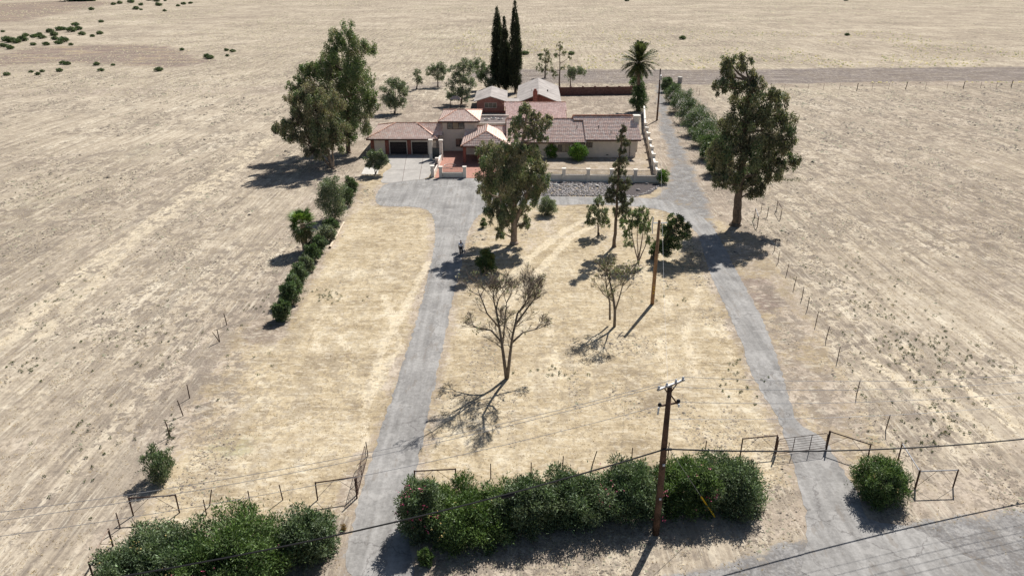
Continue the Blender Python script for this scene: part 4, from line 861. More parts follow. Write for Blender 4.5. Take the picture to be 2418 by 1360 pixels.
for i in range(44):
    u = (i+.5)/44; place_leaf(root, fg[min(2, int(u*3))], 'frond', (0,0,h+.15-.9*u), i*2.39996, R(72-125*u+rng.uniform(-8,8)), rng.uniform(-.5,.5), rng.uniform(.85,1.1))

# ------------------------------------------------------------------ bare trees
def bare_tree(lab, bpx, stems, seed, depth=5, r0=.2, leaves=0, tw=1.0):
    b = G(*bpx); Y = b.y; root = thing('bare_tree', lab, 'tree', b); tr_, br = MB(), MB(); r = random.Random(seed); tips = []
    def grow(p_, d, L, rad, lv, mb):
        n = 4; pts = [p_]; rr = [rad]
        for i in range(n):
            d = (d + Vector((r.uniform(-1,1), r.uniform(-1,1), r.uniform(-.5,.9)))*.17).normalized(); pts.append(pts[-1] + d*L/n); rr.append(rad*(1-.42*(i+1)/n))
        mb.tube(pts, [max(q_, .009) for q_ in rr], 5 if lv > 2 else 3, False)
        if lv == 0: tips.append(pts[-1]); return
        k = r.choice((3,4,4)) if lv > 1 else r.choice((5,6,6))
        for i in range(k):
            at = pts[-1] if i == 0 else pts[r.randint(2, n)]
            ax = Vector((r.uniform(-1,1), r.uniform(-1,1), r.uniform(-.25,.55))); nd = (d*1.25 + ax.normalized()*r.uniform(.5,1.05)).normalized()
            grow(at, nd, L*r.uniform(.6,.86)*(1.0 if i else 1.05), rr[-1]*(.85 if i == 0 else r.uniform(.5,.72)), lv-1, br)
    for pts, rad, dep in stems:
        pp = [V(x_, y_, Y+dy_) - b for x_, y_, dy_ in pts]; pp[0].z -= .1 if pp[0].z < .3 else 0; m = len(pp)
        tr_.tube(pp, [rad*(1-.5*i/(m-1)) for i in range(m)], 8)
        d = (pp[-1]-pp[-2]).normalized(); L0 = (pp[-1]-pp[-2]).length
        for i in range(3 if dep > 2 else 2): grow(pp[-1], (d + Vector((r.uniform(-.6,.6), r.uniform(-.6,.6), r.uniform(-.2,.3)))).normalized(), L0*.75*tw, rad*.46, dep, br)
        for q in pp[1:-1]:
            for i in range(2): grow(q.lerp(pp[-1], r.uniform(0,.5)), (d + Vector((r.uniform(-1.3,1.3), r.uniform(-1.3,1.3), .15))).normalized(), L0*.55*tw, rad*.33, max(1, dep-1), br)
    tr_.build('trunk', 'bark_dead', root, True); tag(br.build('branches', 'bark_dead', root), kind='stuff')
    if leaves and tips:
        c_ = np.array([tuple(q) for q in tips]); k = c_[rng.choice(len(c_), leaves)]; v, f, cc = leaf_mesh(k, np.full((leaves,3), .25), np.full(leaves, 5), .2, .08, 'any', EUC[:3]+[(.16,.13,.06)], .2); mesh_obj('leaves', v, f, 'leaf', root, cc)
bare_tree('large leafless tree with forked trunk on the straw lawn beside the left driveway', (1196,894),
          [([(1196,894,0),(1189,840,0),(1182,790,.3),(1172,735,.6)], .15, 4), ([(1198,890,0),(1204,840,0),(1210,795,-.2),(1222,740,-.4)], .14, 4), ([(1182,805,.2),(1160,780,.8),(1130,775,1.2)], .09, 3), ([(1180,775,.2),(1150,740,-.8),(1135,700,-1)], .08, 3), ([(1208,810,0),(1235,785,.8),(1262,778,1.2)], .09, 3), ([(1215,770,0),(1240,735,.6),(1262,705,.8)], .09, 3), ([(1186,825,0),(1192,760,1.2),(1196,715,1.8)], .07, 3)], 11, leaves=130, tw=.80)
bare_tree('smaller leafless tree between the large bare tree and the brown utility pole', (1451,771),
          [([(1451,771,0),(1452,735,0),(1448,700,.2),(1440,665,.3)], .14, 3), ([(1440,755,.4),(1440,715,.5),(1432,680,.6)], .10, 3), ([(1452,735,0),(1462,705,-.3),(1470,675,-.5)], .08, 3), ([(1448,712,0),(1425,695,.5),(1415,680,.6)], .05, 2)], 5, leaves=200, tw=.9)

# ------------------------------------------------------------------ shrubs and hedges
FR = (0, -.5, .6)
LH = [  # the left hedge row, near end first
    ((643,683,712,760), DARKG, 'nearest rounded shrub of the left hedge row, standing alone at its near end'), ((660,704,672,722), DARKG, 'second dark green shrub from the near end of the left hedge row'),
    ((674,712,652,690), OLEA, 'third shrub from the near end of the left hedge row'), ((687,724,626,668), OLEA, 'fourth shrub from the near end of the left hedge row'), ((706,738,608,645), OLIVE, 'fifth shrub from the near end of the left hedge row, greyish'),
    ((718,753,582,620), DARKG, 'dark green shrub just below the fan palm in the left hedge row'), ((732,768,558,598), OLEA, 'dark shrub right of the fan palm trunk in the left hedge row'), ((752,788,530,572), OLIVE, 'brown-green shrub right of the fan palm crown in the left hedge row'),
    ((768,796,518,548), DARKG, 'low shrub at the foot of the tall grey hedge shrub'),
    ((754,816,418,525), OLIVE, 'tall grey-green shrub, the largest of the left hedge row'), ((806,832,440,490), OLEA, 'upright green shrub right of the tall grey hedge shrub'), ((817,842,418,462), DARKG, 'farthest upright shrub of the left hedge row')]
for bx_, cols, lab in LH:
    big_ = (bx_[3]-bx_[2]) > 80
    bush('hedge_shrub', lab, 'shrub', bx_[0]-3, bx_[1]+3, bx_[2]-3, bx_[3]+2, (OLEA + cols) if cols is DARKG else cols, 12000 if big_ else 4200, .21, .085, group='shrubs of the left hedge row', flowers=None, sub=60 if big_ else 30)
OB = [((255,452,1240,1395), OLEA, 'leftmost oleander bush of the front left hedge, with yellowed leaves on top', (STRAWF, 26, .12, (0,-.2,.9)), 20000),
      ((440,690,1214,1385), OLEA_B, 'broad middle oleander bush of the front left hedge', (PINK, 26, .10, FR), 24000),
      ((672,784,1206,1335), OLEA, 'right end oleander bush of the front left hedge beside the driveway', None, 14000),
      ((495,592,1312,1400), OLEA, 'small oleander with many pink flowers in front of the left hedge', (PINK, 60, .11, (0,-.3,.8)), 7000),
      ((944,1040,1132,1275), OLEA, 'left end oleander bush of the long front hedge, pink flowers low on its side', (PINK, 44, .12, (-.2,-.7,.3)), 12000),
      ((1015,1205,1140,1285), OLEA_B, 'bright green oleander with yellowed top in the long front hedge', (STRAWF, 34, .13, (-.3,-.1,.9)), 22000),
      ((1180,1310,1124,1262), OLEA, 'third oleander from the left in the long front hedge', None, 15000), ((1290,1425,1112,1248), OLEA, 'fourth oleander from the left in the long front hedge', None, 15000),
      ((1408,1560,1088,1235), OLEA, 'pink flecked oleander just left of the front utility pole', (PINK, 26, .11, FR), 17000), ((1555,1680,1080,1215), OLEA_B, 'oleander just right of the front utility pole', (PINK, 16, .11, FR), 15000), ((1650,1800,1073,1215), OLEA, 'right end oleander of the long front hedge', None, 17000)]
for bx_, cols, lab, fl_, n_ in OB:
    w6 = (bx_[1]-bx_[0])*.06; bush('oleander_bush', lab, 'bush', bx_[0]-w6, bx_[1]+w6, bx_[2], bx_[3]+4, cols, int(n_*1.5), .19, .058, dk=.95, box=4.5, flowers=fl_, group='oleander bushes along the front road', sub=90, jit=.32)
bush('trimmed_bush', 'trimmed round bush right of the gated driveway entrance', 'bush', 2024,2150,1080,1200, OLEA_B+OLEA[:1], 21000, .15, .055, dk=.95, box=3.5, flowers=(STRAWF, 14, .1, (0,0,1)), sub=80)
bush('low_shrub', 'small bright green shrub in the hedge shade at the driveway mouth', 'shrub', 985,1022,1296,1336, OLEA_B, 2200, .13, .06, sub=20)
bush('wild_shrub', 'open wild shrub standing alone near the left fence corner', 'shrub', 332,412,1060,1140, OLIVE+OLEA[:2], 3600, .2, .055, 'up', sub=26)
bush('round_shrub', 'dark round shrub in the eucalyptus shade beside the driveway', 'shrub', 1124,1172,592,648, DARKG+[(.12,.13,.04)], 5200, .2, .08, sub=34)
bush('round_shrub', 'grey-green round shrub on the lawn below the cobble bed', 'shrub', 1268,1315,466,512, OLIVE, 5200, .2, .07, sub=34)
bush('low_shrub', 'tiny shrub at the driveway bend left of the central eucalyptus', 'shrub', 1131,1149,514,540, DARKG, 900, .16, .07, sub=14)
bush('round_shrub', 'yellow-green round shrub at the garden wall corner', 'shrub', 1551,1581,402,436, LIME, 3200, .17, .08, sub=30)
bush('foundation_shrub', 'lime green shrub against the house, left of the blinds window', 'shrub', 1286,1316,340,376, LIME, 3000, .22, .1, group='shrubs against the house front')
bush('foundation_shrub', 'largest lime green shrub against the house, right of the blinds window', 'shrub', 1344,1387,340,382, LIME, 5000, .22, .1, group='shrubs against the house front')
bush('foundation_shrub', 'smallest dark round shrub against the right part of the house front', 'shrub', 1397,1424,338,368, DARKG+LIME[:1], 2600, .2, .09, group='shrubs against the house front')
bush('foundation_shrub', 'green shrub half hidden behind the central eucalyptus by the house', 'shrub', 1238,1272,342,378, LIME, 3000, .22, .1, group='shrubs against the house front')
bush('creeper_mound', 'dark creeper mound round the foot of the date palm', 'shrub', 1488,1530,205,268, DARKG, 6500, .3, .12)
bush('creeper_mound', 'bright green bush behind the date palm trunk', 'shrub', 1484,1526,176,222, LIME+DARKG, 4500, .3, .12)
BO = [((1560,1592,178,214),'farthest of the oleanders along the gravel back drive'), ((1566,1618,194,240),'second farthest oleander along the gravel back drive'), ((1585,1640,216,264),'white flowered oleander near the standpipe end of the back drive'), ((1600,1660,238,290),'fourth oleander from the far end of the back drive'),
      ((1622,1682,262,318),'fifth oleander from the far end of the back drive'), ((1638,1700,288,345),'sixth oleander from the far end of the back drive'), ((1655,1712,318,375),'seventh oleander from the far end of the back drive'), ((1672,1725,350,410),'nearest oleander of the back drive, under the large dark eucalyptus')]
for i, (bx_, lab) in enumerate(BO):
    bush('oleander_bush', lab, 'bush', bx_[0]-(7 if i > 1 else 1), bx_[1]+(8 if i > 1 else 0), bx_[2]-(4 if i > 1 else -6), bx_[3]+6, OLEA if i < 6 else DARKG, 10000, .25, .09, flowers=(WHITE, 170, .17, (-.1,-.2,.9)) if 1 < i < 6 else None, group='oleanders along the back drive', sub=44)
# low shrubs of the far fields
FS = [(8,77,5),(15,98,11),(26,101,13),(40,103,10),(55,98,12),(62,87,8),(80,90,8),(92,88,10),(100,92,9),(118,78,9),(128,85,10),(140,73,9),(150,72,8),(170,76,12),(185,72,9),(130,95,9),(150,100,12),(140,105,9),(168,108,6),(110,108,8),(80,108,7),(25,117,9),(10,112,9),
      (195,84,9),(219,88,6),(237,82,8),(239,54,6),(179,62,8),(216,25,7),(268,13,6),(283,10,7),(310,8,8),(333,14,6),(352,3,6),(322,24,8),(334,25,4),(370,5,9),(375,15,8),(390,4,4),(389,28,5),(421,16,5),(434,12,6),(450,10,5),(150,153,9),(160,154,8),(229,155,8),(267,156,5),(74,172,5),(100,171,6),(90,178,7),(18,179,8),(141,170,8),(239,169,7),(375,169,10),(490,138,10),(498,140,9),(430,120,6),(535,121,6),(550,124,7),(537,134,5),
      (1350,130,8),(1240,130,9),(1275,133,6),(1612,94,9),(1480,4,6),(1998,3,6),(2000,85,6)]
protos = []
for k in range(5):
    r_ = thing('field_shrub', 'low grey-green shrub scattered across the dry far field', 'shrub', (0,0,0), group='low shrubs of the far fields')
    protos.append(fill_bush(r_, 1.0, 1.0, .62, .5, SALT+DARKG[:2], 1500, .22, .1, 'out', None, .3, 22))
for i, (x_, y_, r_) in enumerate(FS):
    o = protos[i] if i < 5 else copy_tree(protos[i % 5]); g = G(x_, y_); o.location = g; s_ = min(5.5, r_/SC(g.y)); o.scale = (s_, s_, s_*.85); o.rotation_euler = (0,0,rng.uniform(0,6.28))
    lab, grp = (('low shrub in the dense green clump at the upper left field', 'clumped shrubs upper left') if x_ < 260 and 60 < y_ < 125 else ('small low shrub high in the far left field near the photo top', 'shrubs near the top edge') if x_ < 600 and y_ < 64 else
                ('lone low shrub below the reddish patch of the left field', 'shrubs below the reddish patch') if x_ < 400 else ('low shrub right of the reddish patch in the left field', 'shrubs right of the reddish patch') if x_ < 700 else ('low green shrub in the dry field behind the house', 'shrubs behind the house'))
    o['label'] = lab; o['group'] = grp
b = G(812,1250); root = thing('tumbleweed', 'dry brown tumbleweed on the left verge of the driveway mouth', 'weed', b); fill_bush(root, .2, .2, .18, .17, [(.30,.20,.07),(.24,.15,.06)], 260, .12, .03, 'any', None, .2, 8)
for i, (x0, x1, y0, y1, lab) in enumerate(((150,226,-22,5,'dark tree clump beyond the far left field at the photo top'),)):
    bush('far_tree', lab, 'tree', x0, x1, y0, y1, DARKG, 9000, 2.2, 1.0, sub=70)

# ------------------------------------------------------------------ utility poles and wires
LD = Vector((math.cos(R(12.2)), math.sin(R(12.2)), 0))        # run of the road line
LN = Vector((-LD.y, LD.x, 0))
PB = G(1548,1260)
def sag(a, b, s_, n=28):
    a, b = Vector(a), Vector(b); return [a.lerp(b, i/n) - Vector((0,0,4*s_*(i/n)*(1-i/n))) for i in range(n+1)]
pole = thing('utility_pole', 'weathered dark utility pole rising from the front hedge, carrying the road wires', 'utility pole', PB)
MB().tube([(0,0,-.2),(0,0,3),(-.03,0,6.5),(-.05,0,9.85)], [.2,.185,.16,.125], 12).build('shaft', 'pole_wood', pole, True)
def arm(parent, z, L, d, w=.1, mat='steel'): return MB().bar(Vector((0,0,z))-d*L/2, Vector((0,0,z))+d*L/2, w, w*1.1).build('crossarm', mat, parent)
AD = (LN*.35 + LD*.94).normalized()
arm(pole, 9.9, 1.9, AD, .09); 
for u in (-.85,-.3,.35,.85):
    MB().tube([AD*u+Vector((0,0,9.95)), AD*u+Vector((0,0,10.02)), AD*u+Vector((0,0,10.12))], [.05,.075,.03], 8).build('insulator', 'insulator', pole)
MB().bar((-.05,0,9.3), AD*.45+Vector((0,0,9.85)), .05).build('brace', 'pole_wood', pole); MB().bar((-.05,0,9.3), AD*-.45+Vector((0,0,9.85)), .05).build('brace', 'pole_wood', pole)
AD2 = (LN*.1 + LD*.99).normalized(); arm(pole, 8.72, 1.0, AD2, .07, 'pipe_rust'); MB().bar((.0,0,9.35), AD2*.5+Vector((0,0,8.65)), .07).build('brace', 'pole_wood', pole)
for sgn in (-1, 1):
    e = AD2*(.55*sgn)
    MB().tube([e+Vector((0,0,8.68)), e+Vector((0,0,8.8)), e+Vector((0,0,8.92))], [.06,.12,.05], 8).build('insulator', 'wire_black', pole)
    MB().tube([e+Vector((.03*sgn,0,8.62)), e+Vector((.05*sgn,0,8.2 if sgn < 0 else 8.45))], [.06,.05], 8).build('insulator', 'insulator', pole)
MB().tube([(.0,-.2,6.0),(.35,-.2,6.02)], .07, 8).build('cable_clamp', 'wire_black', pole)
for z_ in (4.9,2.6): MB().box(-.05,.07,-.22,-.165,z_,z_+.12).build('tag_plate', 'insulator', pole)
def wire(name, lab, a, b, s_, r_, mat, grp=None, n=30):
    o = MB().tube(sag(a, b, s_, n), r_, 5, False).build(name, mat); return tag(o, lab, 'wire', grp)
SPAN = 62.0
for side, sd_ in (('left', -1), ('right', 1)):
    off = LD * SPAN * sd_
    for j, u in enumerate((-.85,.85)):
        a = PB + AD*u + Vector((0,0,10.1)); wire('power_line', f'{"upper" if j else "lower"} of the paired top power wires running {side} from the front pole', a, a+off+Vector((0,0,-.2)), 2.8, .013, 'wire_grey', 'road power wires')
    a = PB + AD2*(.55*sd_) + Vector((0,0,8.75)); wire('power_line', f'single grey power wire running {side} from the lower crossarm of the front pole', a, a+off, 2.6, .013, 'wire_grey', 'road power wires')
    a = PB + Vector((0,-.18,6.02)); wire('telephone_cable', f'thick black telephone cable running {side} from the front pole', a, a+off+Vector((0,0,-.1)), 3.1, .045, 'wire_black', 'telephone cables')
a = PB + Vector((0,0,7.8)); wire('service_wire', 'thin pale service wire running right below the power wires', a, a+LD*SPAN+Vector((0,0,-.2)), 2.4, .009, 'insulator')
# splice case hangs on the cable left of the pole
pts = sag(PB+Vector((0,-.18,6.02)), PB+Vector((0,-.18,5.92))-LD*SPAN, 3.1, 60)
i0 = min(range(60), key=lambda i: abs((pts[i].x) - (-.15))); o = MB().tube([pts[i0]-Vector((0,0,.12)), pts[i0+1].lerp(pts[i0], .3)-Vector((0,0,.12))], .085, 8).build('splice_case', 'wire_black'); tag(o, 'black splice case hanging under the thick telephone cable', 'splice case')
anc = G(1690,1223); topg = PB + Vector((0,0,6.3)); o = thing('guy_wire', 'steel guy wire with yellow sleeve staked beside the front utility pole', 'guy wire', anc)
MB().tube([(0,0,0), topg-anc], .014, 5).build('strand', 'steel', o); d = (topg-anc).normalized(); MB().tube([d*.15, d*2.3], .045, 8).build('sleeve', 'yellow', o)
MPB = G(1540,718); mp = thing('utility_pole', 'orange-brown utility pole standing on the straw lawn', 'utility pole', MPB)
MB().tube([(0,0,-.2),(0,0,4),(0,0,8.5)], [.19,.17,.13], 12).build('shaft', 'pole_wood_new', mp, True)
MB().bar((-.5,.05,8.2),(.75,.1,8.2),.09).build('crossarm', 'insulator', mp); MB().tube([(-.55,0,7.2),(-.62,.02,7.9),(-.55,.05,8.75)], [.05,.06,.05], 6).build('riser', 'insulator', mp)
for z_ in (1.2,1.5,1.8): MB().box(-.08,.08,-.20,-.182,z_,z_+.08).build('marker_band', 'yellow', mp)
BPB = G(1551,285); bp_ = thing('utility_pole', 'back utility pole with transformer beside the date palm and gravel drive', 'utility pole', BPB)
MB().tube([(0,0,-.2),(0,0,5),(-.1,0,10.7)], [.2,.17,.13], 12).build('shaft', 'pole_wood', bp_, True); MB().bar((-1.3,0,10.4),(1.2,0,10.4),.1).build('crossarm', 'steel', bp_)
MB().tube([(-.02,-.35,8.5),(-.02,-.35,9.4),(-.02,-.35,9.45)], [.25,.25,.1], 12).build('transformer', 'steel', bp_)
for u in (-1.2,1.1): MB().tube([(u,0,10.45),(u,0,10.65)], [.06,.04], 8).build('insulator', 'insulator', bp_)
wire('service_wire', 'fine wire from the front pole back to the lawn pole', PB+Vector((0,0,8.7)), MPB+Vector((.3,.05,8.3)), .5, .006, 'wire_grey')
wire('service_wire', 'fine wire from the lawn pole to the back pole', MPB+Vector((.3,.05,8.3)), BPB+Vector((0,0,10.3)), 1.2, .006, 'wire_grey')
wire('service_wire', 'thin service drop from the back pole down to the house chimney end', BPB+Vector((0,0,8.2)), Vector((21.9,128.4,5.4)), .8, .012, 'wire_grey')

# ------------------------------------------------------------------ fences, gates
def tpost(base, h=1.25, lean=(0,0), r_=.035, lab='rusty steel post of the wire fence', group='fence posts', wood=False):
    o = MB().tube([(0,0,-.1),(lean[0]*.5,lean[1]*.5,h*.5),(lean[0],lean[1],h)], [r_*1.1,r_,r_*.9], 5).build('fence_post', 'pipe_rust' if not wood else 'bark_dead'); o.location = base; return tag(o, lab, 'fence post', group)
RF = [(1828,593),(1837,621),(1857,648),(1874,681),(1893,707),(1906,731),(1926,766),(1950,803),(1977,851),(2022,933),(2091,1016)]
ORD = ['first', 'second', 'third', 'fourth', 'fifth', 'sixth', 'seventh', 'eighth', 'ninth', 'tenth', 'eleventh', 'twelfth', 'thirteenth']
for i, (x_, y_) in enumerate(RF): tpost(G(x_, y_), 1.3, (rng.uniform(-.05,.12), 0), lab=f'{ORD[i]} thin rusty post from the far end of the fence right of the driveway', group='posts of the right fence')
for i, (x_, y_, l) in enumerate(((536,768,(-.1,0)),(519,807,(-.05,0)),(448,940,(0,0)),(433,982,(-.3,.2)),(402,1030,(-.1,0)))): tpost(G(x_, y_), 1.2, l, .04, f'{ORD[i]} rusty post from the hedge end of the broken left fence', 'posts of the left fence')
tpost(G(519,807), 1.1, (-.35,-.3), .035, 'slanting brace post leaning on the broken left fence')
for i, (x_, y_, l) in enumerate(((284,1247,(0,0)),(488,1216,(0,0)),(494,1194,(.3,.1)),(592,1194,(0,0)),(668,1180,(-.08,0)),(869,1077,(-.05,0)))): tpost(G(x_, y_), 1.15, l, .035, f'{ORD[i]} thin rusty post from the left behind the front left hedge', 'posts behind the left hedge')
for i, (x_, y_, l) in enumerate(((1159,1129,(0,0)),(1254,1126,(0,0)),(1328,1111,(.03,0)),(1397,1101,(.3,.1)),(1491,1091,(0,0)),(1577,1078,(0,0)),(1664,1074,(0,0)))): tpost(G(x_, y_), 1.15, l, .035, f'{ORD[i]} thin rusty post from the left behind the long front hedge', 'posts behind the long hedge')
for i, (x_, y_) in enumerate(((2023,214),(2138,211),(2274,209),(2387,207))): tpost(G(x_, y_), 1.9, (rng.uniform(0,.25),0), .11, f'{ORD[i]} thick wooden post from the left along the far dirt road fence', 'wooden posts of the far road fence', True)
for i, (x_, y_) in enumerate(((1645,218),(1651,225),(1826,213),(1852,213),(1908,212),(1944,212),(1982,211),(2059,211),(2098,211),(2185,210),(2236,210),(2315,208),(2352,208))): tpost(G(x_, y_), 1.6, (0,0), .04, f'{ORD[i]} thin steel post from the left along the far dirt road', 'thin posts of the far road fence')
frame_labels = []
def hbrace(lab, p1, p2, h=1.3, r_=.045, top='pipe_rust'):
    a, b_ = G(*p1), G(*p2); o = thing('pipe_brace', lab, 'fence brace', a, group='pipe fence braces'); d = b_-a; up = Vector((0,0,h))
    MB().tube([(0,0,-.1), (0,0,h+.05)], r_, 8).build('post', 'pipe_rust', o); MB().tube([d-Vector((0,0,.1)), d+up+Vector((0,0,.05))], r_, 8).build('post', 'pipe_rust', o)
    MB().tube([up, d+up], r_*.9, 8).build('top_rail', top, o); MB().tube([(0,0,.15), d*.45+up*.98], .012, 5).build('tie_wire', 'pipe_rust', o); MB().tube([d+Vector((0,0,.15)), d*.55+up*.98], .012, 5).build('tie_wire', 'pipe_rust', o)
hbrace('pipe brace frame above the front left hedge, nearest the lone wild shrub', (315,1217), (424,1210)); hbrace('pipe brace frame left of the open driveway gate', (750,1180), (845,1166))
hbrace('pipe brace frame behind the left end of the long front hedge', (981,1152), (1077,1147)); hbrace('pipe brace frame left of the closed tubular gate', (1748,1074), (1829,1066))
hbrace('pipe brace frame right of the closed tubular gate', (1951,1056), (2047,1088)); hbrace('pale topped brace frame behind the trimmed round bush', (2120,1087), (2160,1153), 1.35, .045, 'steel'); hbrace('pale topped brace frame right of the trimmed round bush', (2161,1154), (2250,1151), 1.35, .045, 'steel')
hbrace('pale topped brace at the left of the small pen by the eucalyptus', (1781,517), (1788,537), 1.4, .05, 'steel'); hbrace('dark brace at the right of the small pen by the eucalyptus', (1833,499), (1843,517), 1.4); hbrace('wooden brace at the far left hedge end near the photo edge', (267,1289), (222,1368), 1.2, .05, 'bark_pale')
tpost(G(1811,513), 1.4, (.05,0), .045, 'middle post of the small pen by the eucalyptus'); tpost(G(1797,500), 1.2, (0,0), .035, 'rear thin post of the small pen by the eucalyptus')
m = MB()
for z_ in (.35,.75,1.15): m.tube([G(1783,520)+Vector((0,0,z_)), G(1834,502)+Vector((0,0,z_))], .01, 4)
tag(m.build('fence_wires', 'wire_grey'), 'loose wire strands across the small pen by the eucalyptus', 'fence wire')
def tube_gate(name, lab, a, b_, h, nb, nv):
    a, b_ = Vector(a), Vector(b_); o = thing(name, lab, 'gate', a); d = b_-a; Z = lambda z_: Vector((0,0,z_))
    MB().tube([Z(-.1), Z(h+.2)], .05, 8).build('gate_post', 'pipe_rust', o)
    m = MB(); m.tube([d*.02+Z(.12), d*.02+Z(h-.12), d*.045+Z(h), d*.955+Z(h), d*.98+Z(h-.12), d*.98+Z(.12), d*.02+Z(.12)], .022, 6); m.build('gate_frame', 'pipe_rust', o)
    for i in range(1, nb): MB().tube([d*.02+Z(.12+(h-.12)*i/nb), d*.98+Z(.12+(h-.12)*i/nb)], .013, 5).build('rail', 'pipe_rust', o)
    for i in range(1, nv+1): MB().bar(d*(i/(nv+1))+Z(.12), d*(i/(nv+1))+Z(h), .035).build('upright', 'pipe_rust', o)
    return o
tube_gate('tube_gate', 'closed tubular farm gate across the right driveway', G(1830,1075), G(1950,1060), 1.3, 6, 2)
tpost(G(1951,1061), 1.5, (.03,0), .05, 'tall dark latch post at the right end of the closed tubular gate')
tube_gate('tube_gate', 'open tubular farm gate swung back along the left driveway edge', G(843,1176), G(866,1088), 1.3, 6, 1)
a, b_ = G(812,525,.13), G(779,584,.13); o = thing('fallen_pole', 'pale pole lying on the ground beside the left hedge row', 'log', (a.x, a.y, 0)); MB().tube([a-o.location, b_-o.location], [.12,.15], 10).build('shaft', 'log_wood', o); MB().tube([b_-o.location, b_-o.location+(b_-a).normalized()*.02], .11, 10).build('dark_end', 'fascia', o)

# ------------------------------------------------------------------ the person on the drive
def skin(name, verts, edges, radii, mat, parent, sub=1):
    me = bpy.data.meshes.new(name); me.from_pydata(verts, edges, []); me.update(); me.materials.append(MAT[mat]); o = link(bpy.data.objects.new(name, me), parent)
    md = o.modifiers.new('skin', 'SKIN'); md.use_smooth_shade = True
    for i, r_ in enumerate(radii): me.skin_vertices[0].data[i].radius = r_ if hasattr(r_, '__len__') else (r_, r_)
    me.skin_vertices[0].data[0].use_root = True; sb = o.modifiers.new('sub', 'SUBSURF'); sb.levels = sb.render_levels = sub; return o
per = thing('person', 'person in white shirt and dark trousers standing on the shaded driveway', 'person', G(1089,601), R(15))
vv = [(0,0,.92),(0,0,1.12),(0,.01,1.34),(0,0,1.46),(0,-.02,1.58),(0,-.03,1.68)]; ee = [(0,1),(1,2),(2,3),(3,4),(4,5)]; rr = [(.15,.11),(.14,.10),(.17,.10),.055,(.085,.10),(.065,.075)]
def limb(pts, rads, frm):
    k = len(vv); vv.extend(pts); rr.extend(rads); ee.append((frm, k)); ee.extend((k+i, k+i+1) for i in range(len(pts)-1)); return len(vv)-1
for s_ in (-1, 1):
    limb([(s_*.10,0,.86),(s_*.11,-.02*s_,.48),(s_*.11,.06*s_,.08),(s_*.12,.06*s_-.12,.035)], [.085,.06,.045,.035], 0)
    hnd = limb([(s_*.21,0,1.36),(s_*.26,.02,1.10),(s_*.27,-.08,.86),(s_*.27,-.10,.79)], [.06,.045,.034,.034], 2)
    for j in range(4): limb([(s_*(.27), -.13+.022*j,.73),(s_*.265,-.135+.024*j,.69-.008*(j in (1,2)))], [.010,.008], hnd)
    limb([(s_*.245,-.14,.775),(s_*.24,-.15,.74)], [.011,.009], hnd)
skin('body', vv, ee, rr, 'skin', per, 2)
skin('shirt', [(0,0,.88),(0,0,1.1),(0,.01,1.33),(0,0,1.42),(-.2,0,1.37),(-.26,.02,1.13),(.2,0,1.37),(.26,.02,1.13)], [(0,1),(1,2),(2,3),(2,4),(4,5),(2,6),(6,7)], [(.175,.135),(.165,.125),(.185,.12),.07,.085,.065,.085,.065], 'shirt', per)
skin('trousers', [(0,0,.93),(-.10,0,.86),(-.11,.02,.48),(-.11,-.06,.1),(.10,0,.86),(.11,-.02,.48),(.11,.06,.1)], [(0,1),(1,2),(2,3),(0,4),(4,5),(5,6)], [(.17,.135),.125,.105,.085,.125,.105,.085], 'trousers', per)
skin('hair', [(0,.05,1.50),(0,.03,1.62),(0,-.01,1.71)], [(0,1),(1,2)], [.07,(.10,.10),(.085,.09)], 'hair', per)

# ------------------------------------------------------------------ dry grass, stubble clods and weeds
def scatter(n, x0, x1, y0, y1): return rng.uniform(x0, x1, n), y0 + (y1-y0) * rng.random(n) ** 1.25
def attr_at(name, x, y):
    i = np.clip(np.searchsorted(xs, x), 0, nx-1); j = np.clip(np.searchsorted(ys, y), 0, ny-1); return A[name][j*nx + i]
x, y = scatter(120000, -100, 104, 24, 170); w_ = np.maximum.reduce([attr_at('gravel', x, y), attr_at('dirt', x, y)*.75, sst(.2, -.1, -sdf(x, y, DRIVE))*0 + (sdf(x, y, DRIVE) > -.15)])
ok = (rng.random(len(x)) > w_) & (rng.random(len(x)) > sst(60, 168, y)) & (rng.random(len(x)) < .35 + .65*(np.sin(x*.9+np.sin(y*.7)*2)*np.sin(y*.8+np.cos(x*.5)*2) > -.1)) & ~pip(x, y, [(-26,106),(23,104),(23,125),(-26,125)]); x, y = x[ok], y[ok]; n = len(x); yd = attr_at('yard', x, y) > .5
nb = 3; X = np.repeat(x, nb) + rng.normal(0, .10, n*nb); Yv = np.repeat(y, nb) + rng.normal(0, .10, n*nb); m_ = n*nb
hgt = np.repeat(np.where(yd, .05, .075), nb) * rng.uniform(.5, 1.5, m_); ang = rng.uniform(0, 6.28, m_); wd = rng.uniform(.012, .04, m_)
p0 = np.stack([X - np.cos(ang)*wd, Yv - np.sin(ang)*wd, np.zeros(m_)], 1); p1 = np.stack([X + np.cos(ang)*wd, Yv + np.sin(ang)*wd, np.zeros(m_)], 1); p2 = np.stack([X + rng.normal(0, .08, m_), Yv + rng.normal(0, .08, m_), hgt], 1)
cc = np.array([(.62,.51,.33),(.70,.60,.42),(.50,.39,.23),(.40,.31,.19)])[rng.choice(4, m_, p=[.35,.3,.2,.15])] * np.exp(rng.normal(0, .12, m_))[:, None]
o = mesh_obj('dry_grass', np.stack([p0, p1, p2], 1).reshape(-1, 3), np.arange(m_*3).reshape(-1, 3), 'grass', None, np.repeat(np.clip(cc, 0, 1), 3, 0)); tag(o, 'short dry straw stubble over the lawn and fields', 'dry grass', kind='stuff')
